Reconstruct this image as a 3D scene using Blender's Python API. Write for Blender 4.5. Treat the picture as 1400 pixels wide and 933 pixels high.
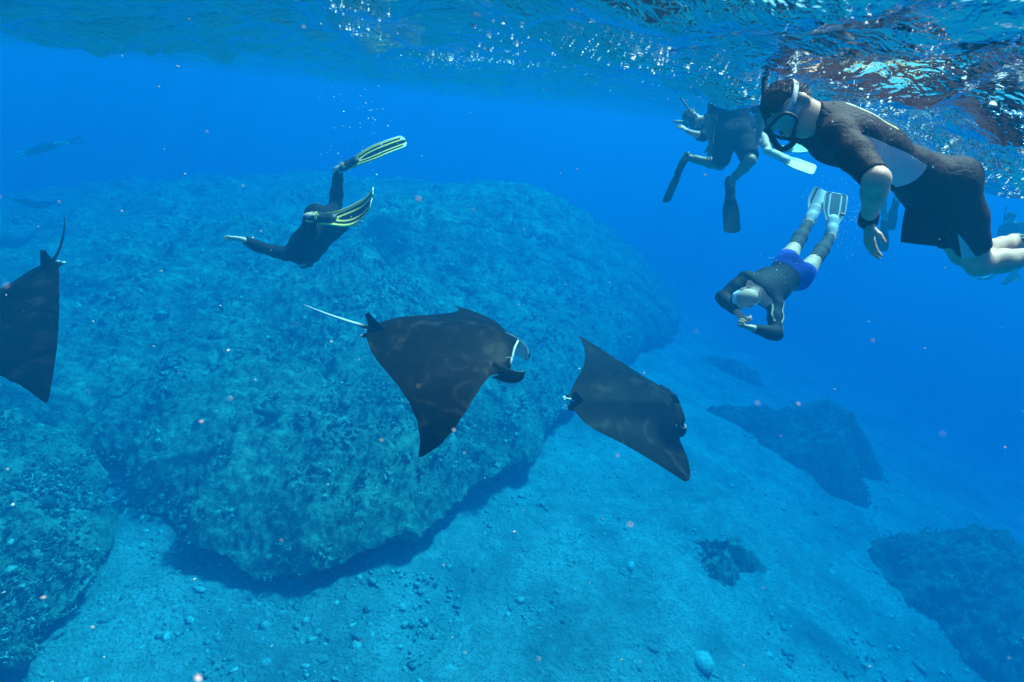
import bpy, bmesh, math, random
import numpy as np
from mathutils import Vector, Matrix

for o in list(bpy.data.objects):
    bpy.data.objects.remove(o, do_unlink=True)
random.seed(7)
rng = np.random.default_rng(11)
SC = bpy.context.scene
COL = SC.collection

# ------------------------------------------------------------------ camera
PITCH, ROLL, LENS = math.radians(22.0), math.radians(6.2), 20.0
CAM_POS = np.array([0.0, 0.0, -0.42])
FPX = 1400.0 * LENS / 36.0
_F = np.array([0, math.cos(PITCH), -math.sin(PITCH)])
_U0 = np.array([0, math.sin(PITCH), math.cos(PITCH)])
_R0 = np.array([1.0, 0, 0])
CR = _R0 * math.cos(ROLL) + _U0 * math.sin(ROLL)
CU = -_R0 * math.sin(ROLL) + _U0 * math.cos(ROLL)
CF = _F
cam_data = bpy.data.cameras.new('camera')
cam = bpy.data.objects.new('camera', cam_data)
COL.objects.link(cam)
cam_data.lens = LENS
cam_data.sensor_width = 36.0
cam_data.clip_start = 0.05
cam_data.clip_end = 1000.0
cam.matrix_world = Matrix(((CR[0], CU[0], -CF[0], CAM_POS[0]),
                           (CR[1], CU[1], -CF[1], CAM_POS[1]),
                           (CR[2], CU[2], -CF[2], CAM_POS[2]),
                           (0, 0, 0, 1)))
SC.camera = cam
cam_data.dof.use_dof = True
cam_data.dof.focus_distance = 4.2
cam_data.dof.aperture_fstop = 4.0

# ------------------------------------------------------------------ light
SUN_EL, SUN_AZ = math.radians(62), math.radians(44)      # azimuth: from +Y towards +X
SUN_DIR = np.array([math.cos(SUN_EL) * math.sin(SUN_AZ), math.cos(SUN_EL) * math.cos(SUN_AZ), math.sin(SUN_EL)])
world = bpy.data.worlds.new('World')
SC.world = world
world.use_nodes = True
wn = world.node_tree
wn.nodes.clear()
wo = wn.nodes.new('ShaderNodeOutputWorld')
wb = wn.nodes.new('ShaderNodeBackground')
ws = wn.nodes.new('ShaderNodeTexSky')
ws.sky_type = 'NISHITA'
ws.sun_disc = False
ws.dust_density = 3.0
ws.sun_elevation = SUN_EL
ws.sun_rotation = SUN_AZ
wb.inputs['Strength'].default_value = 0.10
wn.links.new(ws.outputs[0], wb.inputs[0])
wn.links.new(wb.outputs[0], wo.inputs[0])
sun_data = bpy.data.lights.new('sun', 'SUN')
sun_data.energy = 5.0
sun_data.angle = math.radians(7.0)      # sunlight spread by the rippled surface
sun_data.color = (1.0, 0.93, 0.86)
sun = bpy.data.objects.new('sun', sun_data)
COL.objects.link(sun)
sun.location = (8, 10, 20)
sun.rotation_euler = Vector(-SUN_DIR).to_track_quat('-Z', 'Y').to_euler()

vs = SC.view_settings
SC.display_settings.display_device = 'sRGB'
vs.view_transform = 'Standard'
vs.look = 'None'
vs.gamma = 1.0
vs.use_curve_mapping = False
vs.exposure = 1.34

SC.render.engine = 'CYCLES'
cy = SC.cycles
cy.use_denoising = True
try:
    cy.denoiser = 'OPENIMAGEDENOISE'
    cy.denoising_prefilter = 'ACCURATE'
except Exception:
    pass
cy.max_bounces = 6
cy.diffuse_bounces = 2
cy.glossy_bounces = 3
cy.transmission_bounces = 3
cy.volume_bounces = 1
cy.transparent_max_bounces = 12
cy.caustics_reflective = False
cy.caustics_refractive = False
cy.sample_clamp_indirect = 4.0


def at(px, py, d):
    """the point seen at a pixel of the 1400x933 photograph, d metres in front of the lens"""
    return CAM_POS + d * (CF + (px - 700.0) / FPX * CR + (466.5 - py) / FPX * CU)


def at_z(px, py, z):
    r = CF + (px - 700.0) / FPX * CR + (466.5 - py) / FPX * CU
    return CAM_POS + r * ((z - CAM_POS[2]) / r[2])


def project(p):
    q = np.asarray(p, float) - CAM_POS
    d = q @ CF
    return np.stack([700 + FPX * (q @ CR) / d, 466.5 - FPX * (q @ CU) / d, d], -1)
# ------------------------------------------------------------------ helpers
def tag(o, label=None, cat=None, group=None, kind=None):
    if label: o['label'] = label
    if cat: o['category'] = cat
    if group: o['group'] = group
    if kind: o['kind'] = kind
    return o


def mesh_obj(name, verts, faces, mat, parent=None, smooth=True, attrs=None):
    me = bpy.data.meshes.new(name)
    if isinstance(faces, np.ndarray):
        verts = np.asarray(verts, np.float32)
        k = faces.shape[1]
        n = len(faces)
        me.vertices.add(len(verts))
        me.vertices.foreach_set('co', verts.ravel())
        me.loops.add(n * k)
        me.polygons.add(n)
        me.loops.foreach_set('vertex_index', np.ascontiguousarray(faces, np.int32).ravel())
        me.polygons.foreach_set('loop_start', np.arange(0, n * k, k, dtype=np.int32))
        me.update(calc_edges=True)
    else:
        me.from_pydata([tuple(map(float, v)) for v in verts], [], faces)
        me.update()
    if smooth:
        me.polygons.foreach_set('use_smooth', np.ones(len(me.polygons), bool))
    for k, v in (attrs or {}).items():
        v = np.asarray(v, np.float32)
        a = me.attributes.new(k, 'FLOAT', 'POINT')
        a.data.foreach_set('value', v)
    for m in (mat if isinstance(mat, (list, tuple)) else [mat]):
        me.materials.append(m)
    me.validate()
    o = bpy.data.objects.new(name, me)
    COL.objects.link(o)
    if parent is not None:
        o.parent = parent
        o.matrix_parent_inverse = parent.matrix_world.inverted() if parent.type == 'EMPTY' else Matrix()
    return o


def empty(name, loc):
    o = bpy.data.objects.new(name, None)
    COL.objects.link(o)
    o.location = tuple(map(float, loc))
    o.matrix_world = Matrix.Translation(Vector(tuple(map(float, loc))))
    o.empty_display_size = 0.1
    return o


def grid_faces(nu, nv, wrap_u=False, wrap_v=False):
    iu = np.arange(nu if wrap_u else nu - 1)
    iv = np.arange(nv if wrap_v else nv - 1)
    a, b = np.meshgrid(iu, iv, indexing='ij')
    a2, b2 = (a + 1) % nu, (b + 1) % nv
    return np.stack([a * nv + b, a2 * nv + b, a2 * nv + b2, a * nv + b2], -1).reshape(-1, 4)


def _hash(ix, iy, seed):
    h = (ix.astype(np.int64) * 374761393 + iy.astype(np.int64) * 668265263 + seed * 982451653) & 0xffffffff
    h = ((h ^ (h >> 13)) * 1274126177) & 0xffffffff
    return ((h ^ (h >> 16)) & 0xffff) / 65535.0


def vnoise(x, y, seed=0):
    ix, iy = np.floor(x), np.floor(y)
    fx, fy = x - ix, y - iy
    ux, uy = fx * fx * fx * (fx * (fx * 6 - 15) + 10), fy * fy * fy * (fy * (fy * 6 - 15) + 10)
    ix, iy = ix.astype(np.int64), iy.astype(np.int64)
    a, b = _hash(ix, iy, seed), _hash(ix + 1, iy, seed)
    c, d = _hash(ix, iy + 1, seed), _hash(ix + 1, iy + 1, seed)
    return (a + (b - a) * ux + (c - a) * uy + (a - b - c + d) * ux * uy) * 2 - 1


def fbm(x, y, octs=4, seed=0, gain=0.5):
    s, a = 0, 1.0
    for k in range(octs):
        s = s + a * vnoise(x * 2.03 ** k + 17.3 * k, y * 2.03 ** k - 9.1 * k, seed + k)
        a *= gain
    return s


def billow(x, y, octs=3, seed=0, gain=0.5):
    s, a = 0, 1.0
    for k in range(octs):
        s = s + a * (1 - 2 * np.abs(vnoise(x * 2.1 ** k + 5.3 * k, y * 2.1 ** k - 3.1 * k, seed + k)))
        a *= gain
    return s


def sstep(a, b, x):
    t = np.clip((x - a) / (b - a), 0, 1)
    return t * t * (3 - 2 * t)


class NT:
    """small node-tree writer"""
    def __init__(self, name):
        self.m = bpy.data.materials.new(name)
        self.m.use_nodes = True
        self.t = self.m.node_tree
        self.t.nodes.clear()
        self.out = self.t.nodes.new('ShaderNodeOutputMaterial')

    def n(self, kind, **kw):
        nd = self.t.nodes.new('ShaderNode' + kind)
        for k, v in kw.items():
            if k.startswith('i_'):
                self.set(nd, k[2:].replace('_', ' '), v)
            else:
                setattr(nd, k, v)
        return nd

    def set(self, nd, key, v):
        s = nd.inputs[int(key)] if str(key).isdigit() else nd.inputs[key]
        if hasattr(v, 'outputs'):
            self.t.links.new(v.outputs[0], s)
        elif hasattr(v, 'is_linked'):
            self.t.links.new(v, s)
        else:
            s.default_value = v

    def coords(self, kind='Object'):
        return self.n('TexCoord').outputs[kind]

    def noise(self, scale, detail=4, rough=0.55, vec=None, dist=0.0):
        nd = self.n('TexNoise', i_Scale=scale, i_Detail=detail, i_Roughness=rough, i_Distortion=dist)
        self.set(nd, 'Vector', vec if vec is not None else self.coords())
        return nd.outputs['Fac']

    def ramp(self, fac, stops, interp='LINEAR'):
        nd = self.n('ValToRGB')
        nd.color_ramp.interpolation = interp
        e = nd.color_ramp.elements
        while len(e) < len(stops): e.new(0.5)
        for el, (p, c) in zip(e, stops):
            el.position = p
            el.color = (*c, 1) if len(c) == 3 else c
        self.set(nd, 'Fac', fac)
        return nd.outputs['Color']

    def mix(self, fac, a, b, mode='MIX'):
        nd = self.n('MixRGB', blend_type=mode)
        self.set(nd, 'Fac', fac)
        for k, v in (('Color1', a), ('Color2', b)):
            self.set(nd, k, (*v, 1) if isinstance(v, tuple) and len(v) == 3 else v)
        return nd.outputs['Color']

    def math(self, op, a, b=0.0):
        nd = self.n('Math', operation=op)
        self.set(nd, 0, a)
        self.set(nd, 1, b)
        return nd.outputs[0]

    def attr(self, name):
        return self.n('Attribute', attribute_name=name).outputs['Fac']

    def bump(self, h, strength=0.4, dist=0.02):
        return self.n('Bump', i_Height=h, i_Strength=strength, i_Distance=dist).outputs[0]

    def surf(self, color, rough=0.6, spec=0.3, normal=None, **kw):
        p = self.n('BsdfPrincipled')
        self.set(p, 'Base Color', (*color, 1) if isinstance(color, tuple) else color)
        self.set(p, 'Roughness', rough)
        self.set(p, 'Specular IOR Level', spec)
        if normal is not None: self.set(p, 'Normal', normal)
        for k, v in kw.items(): self.set(p, k.replace('_', ' '), v)
        self.t.links.new(p.outputs[0], self.out.inputs['Surface'])
        return self.m


# ------------------------------------------------------------------ water surface
def wave_set():
    r = np.random.default_rng(5)
    W = []
    for lam, n, amp in ((9.0, 2, .055), (4.5, 3, .040), (2.2, 5, .022), (1.1, 8, .0165), (0.55, 10, .0125), (0.28, 9, .0050)):
        for _ in range(n):
            th = math.radians(205) + r.normal(0, 0.62)
            k = 2 * math.pi / (lam * r.uniform(.75, 1.3))
            W.append((k * math.cos(th), k * math.sin(th), amp * r.uniform(.6, 1.2), r.uniform(0, 6.28)))
    return W


WAVES = wave_set()


def surf_z(x, y):
    x, y = np.asarray(x, float), np.asarray(y, float)
    # the swell: camera sits under a crest, troughs to either side
    z = -0.62 * np.exp(-((x - 3.0) / 1.20) ** 2 - ((y - 3.3) / 2.0) ** 2) - 0.20 * np.exp(-((x + 3.6) / 1.7) ** 2 - ((y - 3.2) / 2.4) ** 2)
    d = np.hypot(x, y)
    calm = 1.0 / (1.0 + (d / 28.0) ** 2)
    g = 0.85 + 0.55 * vnoise(x * .6 + 3.1, y * .6, 3)
    wx = x + 0.10 * vnoise(x * 1.3, y * 1.3, 8)
    wy = y + 0.10 * vnoise(x * 1.3 + 7, y * 1.3, 9)
    s = 0
    for kx, ky, a, ph in WAVES:
        s = s + a * np.sin(kx * wx + ky * wy + ph)
    return z + s * calm * g


def build_water():
    n = 540
    t = np.linspace(-1, 1, n)
    ax = np.sign(t) * (np.exp(np.abs(t) * 4.6) - 1) / (math.exp(4.6) - 1) * 120.0
    ax = np.sign(t) * (np.abs(t) * 11.0 + np.abs(ax) * (109.0 / 120.0))
    X, Y = np.meshgrid(ax, ax + 2.5, indexing='ij')
    Z = surf_z(X, Y)
    m = NT('water_surface')
    co = m.coords()
    n1 = m.noise(7.0, 3, .5, co, .6)
    n2 = m.noise(22.0, 2, .5, co, .4)
    h = m.math('ADD', m.math('MULTIPLY', n1, 1.0), m.math('MULTIPLY', n2, .30))
    nrm = m.bump(h, .5, .06)
    fr = m.n('Fresnel', i_IOR=1.33, i_Normal=nrm)
    tr = m.n('BsdfTransparent')
    gl = m.n('BsdfGlossy', i_Roughness=0.04, i_Normal=nrm)
    mx = m.n('MixShader')
    m.set(mx, 0, fr); m.set(mx, 1, tr); m.set(mx, 2, gl)
    m.t.links.new(mx.outputs[0], m.out.inputs['Surface'])
    o = mesh_obj('water_surface', np.stack([X, Y, Z], -1).reshape(-1, 3), grid_faces(n, n), m.m)
    tag(o, 'rippled blue sea surface seen from below', 'sea surface', kind='structure')


build_water()


# ------------------------------------------------------------------ the water itself
def build_haze():
    sig_s = np.array([0.0002, 0.0124, 0.0290])
    sig_a = np.array([0.225, 0.0510, 0.0190])
    D = 0.26
    c = sig_s / D
    ab = sig_a / D / (1 - c)
    ac = (1 - ab) ** 2
    x, y0, y1, zb, zt = 135.0, -130.0, 140.0, -31.0, 0.62
    v = [(-x, y0, zb), (x, y0, zb), (x, y1, zb), (-x, y1, zb), (-x, y0, zt), (x, y0, zt), (x, y1, zt), (-x, y1, zt)]
    f = [(0, 3, 2, 1), (4, 5, 6, 7), (0, 1, 5, 4), (1, 2, 6, 5), (2, 3, 7, 6), (3, 0, 4, 7)]
    m = NT('sea_water')
    pv = m.n('VolumePrincipled')
    pv.inputs['Color'].default_value = (*c, 1)
    pv.inputs['Absorption Color'].default_value = (*ac, 1)
    pv.inputs['Density'].default_value = D
    pv.inputs['Anisotropy'].default_value = 0.15
    m.t.links.new(pv.outputs[0], m.out.inputs['Volume'])
    o = mesh_obj('haze', v, f, m.m, smooth=False)
    tag(o, 'clear blue sea water fading with distance', 'water', kind='stuff')


build_haze()


# ------------------------------------------------------------------ seabed and reef
BED = -9.6


def bed_z(x, y):
    x, y = np.asarray(x, float), np.asarray(y, float)
    z = BED - np.logaddexp(0, (x - 3.8) * .5) / .5 * .27
    z = z - 0.06 * np.clip(y - 14, 0, 40)
    z = z + 0.22 * fbm(x * .3, y * .3, 3, 40)
    return np.maximum(z, -29)


def rough_coral(x, y, s):
    return .11 * billow(x * 1.3, y * 1.3, 3, s) + .085 * fbm(x * 4.3, y * 4.3, 3, s + 9, .65)


def bed_material():
    m = NT('rubble_sand')
    co = m.coords()
    big = m.noise(.55, 4, .55, co)
    mid = m.noise(3.2, 6, .65, co, .5)
    fine = m.noise(16, 5, .7, co)
    vo = m.n('TexVoronoi', feature='F1', i_Scale=4.5)
    m.set(vo, 'Vector', co)
    c = m.ramp(big, [(.32, (.32, .35, .34)), (.50, (.57, .60, .57)), (.68, (.76, .77, .72))])
    c = m.mix(m.ramp(mid, [(.38, (0, 0, 0)), (.62, (1, 1, 1))]), m.mix(1.0, c, (.68, .70, .68), 'MULTIPLY'), c)
    c = m.mix(m.ramp(fine, [(.36, (1, 1, 1)), (.52, (0, 0, 0))]), c, (.27, .29, .27))
    wob = m.n('VectorMath', operation='ADD')
    m.set(wob, 0, co); m.set(wob, 1, m.n('TexNoise', i_Scale=2.6, i_Detail=6.0).outputs['Color'])
    ck = m.n('TexVoronoi', feature='DISTANCE_TO_EDGE', i_Scale=2.4)
    m.set(ck, 'Vector', wob.outputs[0])
    gap = m.ramp(ck.outputs['Distance'], [(.0, (1, 1, 1)), (.06, (0, 0, 0))])
    gap = m.math('MULTIPLY', gap, m.ramp(m.noise(.9, 4, .6, co, .5), [(.48, (0, 0, 0)), (.66, (1, 1, 1))]))
    c = m.mix(m.math('MULTIPLY', gap, .38), c, (.15, .16, .15))
    h = m.math('ADD', mid, m.math('MULTIPLY', fine, .8))
    h = m.math('SUBTRACT', h, m.math('MULTIPLY', gap, .18))
    return m.surf(c, .95, .05, m.bump(h, 1.0, .14))


def reef_material(k=1.0, name='coral_rock'):
    m = NT(name)
    co = m.coords()
    big = m.noise(.8, 4, .6, co)
    mid = m.noise(3.6, 6, .7, co, .8)
    fine = m.noise(8.5, 6, .8, co, .6)
    c = m.ramp(big, [(.30, (.12, .155, .13)), (.50, (.26, .30, .24)), (.70, (.46, .50, .38))])
    c = m.mix(m.ramp(mid, [(.36, (0, 0, 0)), (.64, (1, 1, 1))]), m.mix(1.0, c, (.42, .45, .42), 'MULTIPLY'), m.mix(1.0, c, (1.5, 1.55, 1.4), 'MULTIPLY'))
    c = m.mix(m.ramp(fine, [(.52, (0, 0, 0)), (.70, (1, 1, 1))]), c, (.58, .62, .48))
    c = m.mix(m.ramp(fine, [(.30, (1, 1, 1)), (.45, (0, 0, 0))]), c, (.03, .04, .035))
    c = m.mix(1.0, c, (k, k, k), 'MULTIPLY')
    h = m.math('ADD', mid, fine)
    return m.surf(c, .95, .05, m.bump(h, 1.0, .16))


BED_MAT, REEF_MAT, DIM_REEF_MAT = bed_material(), reef_material(1.15), reef_material(.75, 'dim_coral_rock')  # last one: darker coral rock, dimness of deep water put into its colour


def build_bed():
    n = 350
    t = np.linspace(-1, 1, n)
    ax = np.sign(t) * (np.abs(t) * 22.0 + 98 * (np.exp(np.abs(t) * 5) - 1) / (math.exp(5) - 1))
    X, Y = np.meshgrid(ax, ax + 11.0, indexing='ij')
    Z = bed_z(X, Y) + .05 * billow(X * .9, Y * .9, 3, 71) + .025 * fbm(X * 4, Y * 4, 2, 77)
    o = mesh_obj('seabed', np.stack([X, Y, Z], -1).reshape(-1, 3), grid_faces(n, n), BED_MAT)
    tag(o, 'pale rubble and sand sea floor', 'seabed', kind='structure')


build_bed()


def catmull(pts, n, closed=True):
    P = np.asarray(pts, float)
    m = len(P)
    out = []
    segs = m if closed else m - 1
    u = np.linspace(0, segs, n, endpoint=not closed)
    for t in u:
        i = min(int(t), segs - 1)
        f = t - i
        g = (lambda k: P[k % m]) if closed else (lambda k: P[min(max(k, 0), m - 1)])
        p0, p1, p2, p3 = g(i - 1), g(i), g(i + 1), g(i + 2)
        out.append(.5 * (2 * p1 + (p2 - p0) * f + (2 * p0 - 5 * p1 + 4 * p2 - p3) * f * f + (3 * p1 - p0 - 3 * p2 + p3) * f ** 3))
    return np.array(out)


def build_mound(name, outline, top_fn, nr, nt, seed, label, cat, undercut=.55, rough=1.0, kind='structure', lift=1.75, slope=.30, mat=None):
    """a coral block: rim outline in plan, a top height function, an undercut wall down to the bed"""
    P = catmull(outline, nt)
    P = P + .22 * rough * np.stack([fbm(P[:, 0] * .9, P[:, 1] * .9, 3, seed), fbm(P[:, 0] * .9 + 31, P[:, 1] * .9, 3, seed + 3)], -1)
    C = P.mean(0)
    D = C - P
    D /= np.linalg.norm(D, axis=1, keepdims=True)
    rr = np.linspace(0, 1, nr)
    rr = 1 - (1 - rr) ** 1.25
    XY = C[None, None] + (P - C)[None] * rr[:, None, None]
    X, Y = XY[..., 0], XY[..., 1]
    rim = np.clip(np.linalg.norm(P - C, axis=1)[None] * (1 - rr)[:, None], 0, 99)
    Zt = top_fn(X, Y)
    lim = bed_z(X, Y) + lift + slope * rim
    Zt = lim - np.logaddexp(0, (lim - Zt) * 1.6) / 1.6
    Z = Zt - .75 * np.exp(-rim / .55) - .25 * np.exp(-rim / 1.6) + rough * rough_coral(X, Y, seed)
    V = [np.stack([X, Y, Z], -1)]
    zb = bed_z(P[:, 0], P[:, 1]) - .5
    zr = Z[-1]
    nw = 16
    for k in range(1, nw + 1):
        f = k / nw
        ins = undercut * math.sin(min(f * 1.5, 1) * math.pi / 2) * (1 + .5 * fbm(P[:, 0] * 1.1, P[:, 1] * 1.1 + 3 * f, 2, seed + 5))
        z = zr + (zb - zr) * f
        q = P + D * np.asarray(ins)[:, None]
        q = q + .07 * rough * np.stack([fbm(P[:, 0] * 3, P[:, 1] * 3 + z * 3, 2, seed + 6), fbm(P[:, 0] * 3 + 9, P[:, 1] * 3 - z * 3, 2, seed + 7)], -1)
        V.append(np.concatenate([q, z[:, None]], -1)[None])
    V = np.concatenate(V, 0)
    f = grid_faces(V.shape[0], nt, wrap_v=True)[:, ::-1]
    o = mesh_obj(name, V.reshape(-1, 3), f, mat or REEF_MAT)
    tag(o, label, cat, kind=kind)
    return o, V[:nr]


def plan(pts, z):
    return [tuple(at_z(px, py, z)[:2]) for px, py in pts]
def main_top(x, y):
    # rises gently away from the sand, softly levelling under the surface
    z = -7.75 + .25 * (y - 9.0 + .15 * (x + 3))
    cap = -3.3 + .15 * np.minimum(x - 1, 0)
    z = cap - np.logaddexp(0, (cap - z) * 1.2) / 1.2
    return z + .55 * fbm(x * .22, y * .22, 3, 61) + .25 * fbm(x * .7, y * .7, 2, 63)


REEFS = []
front = plan([(118, 578), (168, 612), (225, 650), (290, 700), (350, 728), (430, 734), (505, 718), (570, 694), (612, 655), (668, 622), (735, 578), (795, 505)], -8.2)
right = [(4.2, 21.5), (6.8, 26.5), (10.0, 33.0)]
back = [(11, 42), (2, 48), (-14, 50), (-30, 44), (-34, 30), (-26, 17)]
left = plan([(0, 520)], -7.4)
REEFS.append(build_mound('reef_terrace', front + right + back + [left[0]], main_top, 210, 800, 101,
                         'large coral covered reef terrace rising behind the diving rays', 'reef'))


def left_top(x, y):
    return -7.55 + .05 * (y - 7) - .03 * (x + 9) + .3 * fbm(x * .4, y * .4, 3, 64)


lo = plan([(52, 548), (105, 582), (148, 628), (142, 680), (122, 735), (96, 790), (40, 832), (-40, 872)], -8.3)
REEFS.append(build_mound('coral_block', lo + [(-12.5, 5.5), (-15, 7.5), (-14.5, 10.2), (-11.5, 11.4)], left_top, 90, 300, 131,
                         'broad rounded coral block beside the gap in the reef', 'coral block', kind='structure'))


def dome(cx, cy, rx, ry, h, seed):
    def fn(x, y):
        r = ((x - cx) / rx) ** 2 + ((y - cy) / ry) ** 2
        return bed_z(cx, cy) + h * (1 - .55 * np.clip(r, 0, 1.2)) + .25 * fbm(x * .6, y * .6, 3, seed) + .16 * h * fbm(x * .45 + seed, y * .45, 2, seed)
    return fn


def block(px, py, rx, ry, h, label, seed, nr=50, nt=160, und=.3, mat=None, top=None):
    p = at_z(px, py, BED - 1.0)
    for _ in range(8): p = at_z(px, py, float(bed_z(p[0], p[1])))
    if top is not None:
        p = at_z(px, py, top)
        h = top - float(bed_z(p[0], p[1]))
    cx, cy = p[0], p[1]
    a = np.linspace(0, 2 * math.pi, 14, endpoint=False)
    r = 1 + .20 * np.sin(3 * a + seed) + .16 * np.cos(5 * a + seed * 2) + .10 * np.sin(7 * a + seed)
    return build_mound('coral_block', list(zip(cx + rx * r * np.cos(a), cy + ry * r * np.sin(a))), dome(cx, cy, rx, ry, h, seed), nr, nt, seed, label, 'coral block', und, kind='structure', mat=mat, lift=h * .8 + .4 if top is None else .9, slope=.5 if top is None else 1.0)


REEFS.append(block(985, 765, 1.2, 1.0, 1.0, 'small dark coral block alone on the pale rubble', 151, 40, 110, .1))
REEFS.append(block(1115, 560, 3.4, 2.8, 0, 'dim blue coral block on the sand beyond the reef', 157, 80, 240, .3, DIM_REEF_MAT, -10.2))
REEFS.append(block(1395, 770, 3.2, 3.8, 0, 'dark deep coral block where the sea floor drops away', 163, 90, 280, .4, DIM_REEF_MAT, -10.2))
REEFS.append(block(990, 505, 2.6, 1.4, .7, 'low coral block half lost in the blue beside the reef terrace', 167))
# ------------------------------------------------------------------ manta rays
_LEY = np.array([0, .10, .17, .22, .30, .40, .50, .62, .75, .86, .94, 1.0])
_LEX = np.array([.47, .475, .47, .42, .375, .340, .295, .215, .090, -.055, -.20, -.360])
_TEY = np.array([0, .06, .13, .22, .32, .45, .58, .70, .82, .92, 1.0])
_TEX = np.array([-.505, -.49, -.455, -.40, -.335, -.262, -.212, -.195, -.220, -.285, -.378])


_LEX0 = np.array([.47, .475, .47, .42, .375, .335, .28, .185, .05, -.085, -.20, -.305])
_TEX0 = np.array([-.505, -.49, -.455, -.40, -.335, -.275, -.245, -.240, -.255, -.285, -.325])


def _interp(y, ys, xs):
    # smooth interpolation
    n = 400
    g = np.linspace(0, 1, n)
    v = np.interp(g, ys, xs)
    k = np.hanning(23); k /= k.sum()
    vp = np.concatenate([v[11:0:-1], v, 2 * v[-1] - v[-2:-13:-1]])
    return np.interp(y, g, np.convolve(vp, k, 'valid'))


def ray_rot(rv):
    th = np.linalg.norm(rv)
    if th < 1e-9: return np.eye(3)
    k = np.asarray(rv) / th
    K = np.array([[0, -k[2], k[1]], [k[2], 0, -k[0]], [-k[1], k[0], 0]])
    return np.eye(3) + math.sin(th) * K + (1 - math.cos(th)) * K @ K


def ray_span(side, P):
    """spanwise curve of one wing: arrays over y in 0..1 of centre (Y,Z), lean angle, sweep, twist"""
    a0, a1, sw, tw = P
    y = np.linspace(0, 1, 201)
    th = a0 * sstep(.08, .38, y) + a1 * np.clip(y - .25, 0, 1) ** 1.5 / .65
    dy = y[1] - y[0]
    Yc = np.concatenate([[0], np.cumsum(np.cos(.5 * (th[1:] + th[:-1])) * dy)])
    Zc = np.concatenate([[0], np.cumsum(np.sin(.5 * (th[1:] + th[:-1])) * dy)])
    return y, Yc, Zc, th


def ray_point(x, ys, z, L, Rr):
    """bend local flat coordinates (x forward, ys left, z up) with the wing parameters of each side"""
    x, ys, z = np.broadcast_arrays(np.asarray(x, float), np.asarray(ys, float), np.asarray(z, float))
    out = np.zeros(x.shape + (3,))
    for side, P in ((1, L), (-1, Rr)):
        m = (ys >= 0) if side > 0 else (ys < 0)
        if not m.any(): continue
        g, Yc, Zc, th = ray_span(side, P)
        a = np.abs(ys[m])
        aa = np.clip(a, 0, 1)
        yc, zc, t = np.interp(aa, g, Yc), np.interp(aa, g, Zc), np.interp(aa, g, th)
        xx = x[m] + P[2] * np.clip(aa - .2, 0, 1) ** 2
        zz = z[m] + (x[m]) * np.tan(P[3] * np.clip(aa - .2, 0, 1))
        out[m] = np.stack([xx, side * (yc - zz * np.sin(t)), zc + zz * np.cos(t)], -1)
    return out


def ray_edge(ys, s):
    a = np.abs(np.asarray(ys, float))
    le, te = _interp(a, _LEY, _LEX), _interp(a, _TEY, _TEX)
    return le + (te - le) * s
#CUT


def skin_ray_mats():
    out = {}
    m = NT('ray_skin')
    co = m.coords('Generated')
    n1 = m.noise(4.2, 5, .6, co, 1.6)
    n2 = m.noise(26, 4, .6, co)
    top = m.ramp(n1, [(.40, (.0030, .0016, .0013)), (.54, (.0065, .0037, .0028)), (.70, (.0420, .0260, .0190))])
    top = m.mix(m.ramp(n2, [(.55, (0, 0, 0)), (.75, (.5, .5, .5))]), top, (.014, .0085, .0065))
    n3 = m.noise(4.5, 3, .5, co, .6)
    bot = m.ramp(n3, [(.30, (.30, .31, .32)), (.45, (.72, .73, .72))])
    c = m.mix(m.ramp(m.attr('belly'), [(.42, (0, 0, 0)), (.60, (1, 1, 1))]), top, bot)
    sp = m.n('TexVoronoi', i_Scale=70.0, i_Randomness=1.0)
    m.set(sp, 'Vector', co)
    c = m.mix(m.ramp(sp.outputs['Distance'], [(.045, (.6, .6, .6)), (.085, (0, 0, 0))]), c, (.10, .075, .07))
    out['skin'] = m.surf(c, .62, .06, m.bump(n2, .2, .02))
    m = NT('ray_eye')
    out['eye'] = m.surf((.004, .004, .005), .15, .5)
    m = NT('ray_tail')
    out['tail'] = m.surf(m.mix(m.ramp(m.attr('u'), [(.14, (0, 0, 0)), (.26, (1, 1, 1))]), (.03, .024, .022), (.72, .72, .70)), .5, .3)
    m = NT('ray_dark_tail')
    out['tail_dark'] = m.surf((.010, .007, .006), .5, .2)
    return out


RAYM = skin_ray_mats()


def tube(points, radii, ns=10):
    P = np.asarray(points, float)
    n = len(P)
    T = np.gradient(P, axis=0)
    T /= np.linalg.norm(T, axis=1, keepdims=True) + 1e-12
    up = np.array([0, 0, 1.0]) if abs(T[0][2]) < .9 else np.array([1.0, 0, 0])
    rings = []
    N = np.cross(T[0], up); N /= np.linalg.norm(N)
    for i in range(n):
        N = N - T[i] * (N @ T[i]); N /= np.linalg.norm(N)
        B = np.cross(T[i], N)
        a = np.linspace(0, 2 * math.pi, ns, endpoint=False)
        rings.append(P[i] + radii[i] * (np.cos(a)[:, None] * N + np.sin(a)[:, None] * B))
    V = np.concatenate(rings)
    F = [tuple(f) for f in grid_faces(n, ns, wrap_v=True)]
    F.append(tuple(range(ns))[::-1]); F.append(tuple(range((n - 1) * ns, n * ns)))
    return V, F


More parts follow.
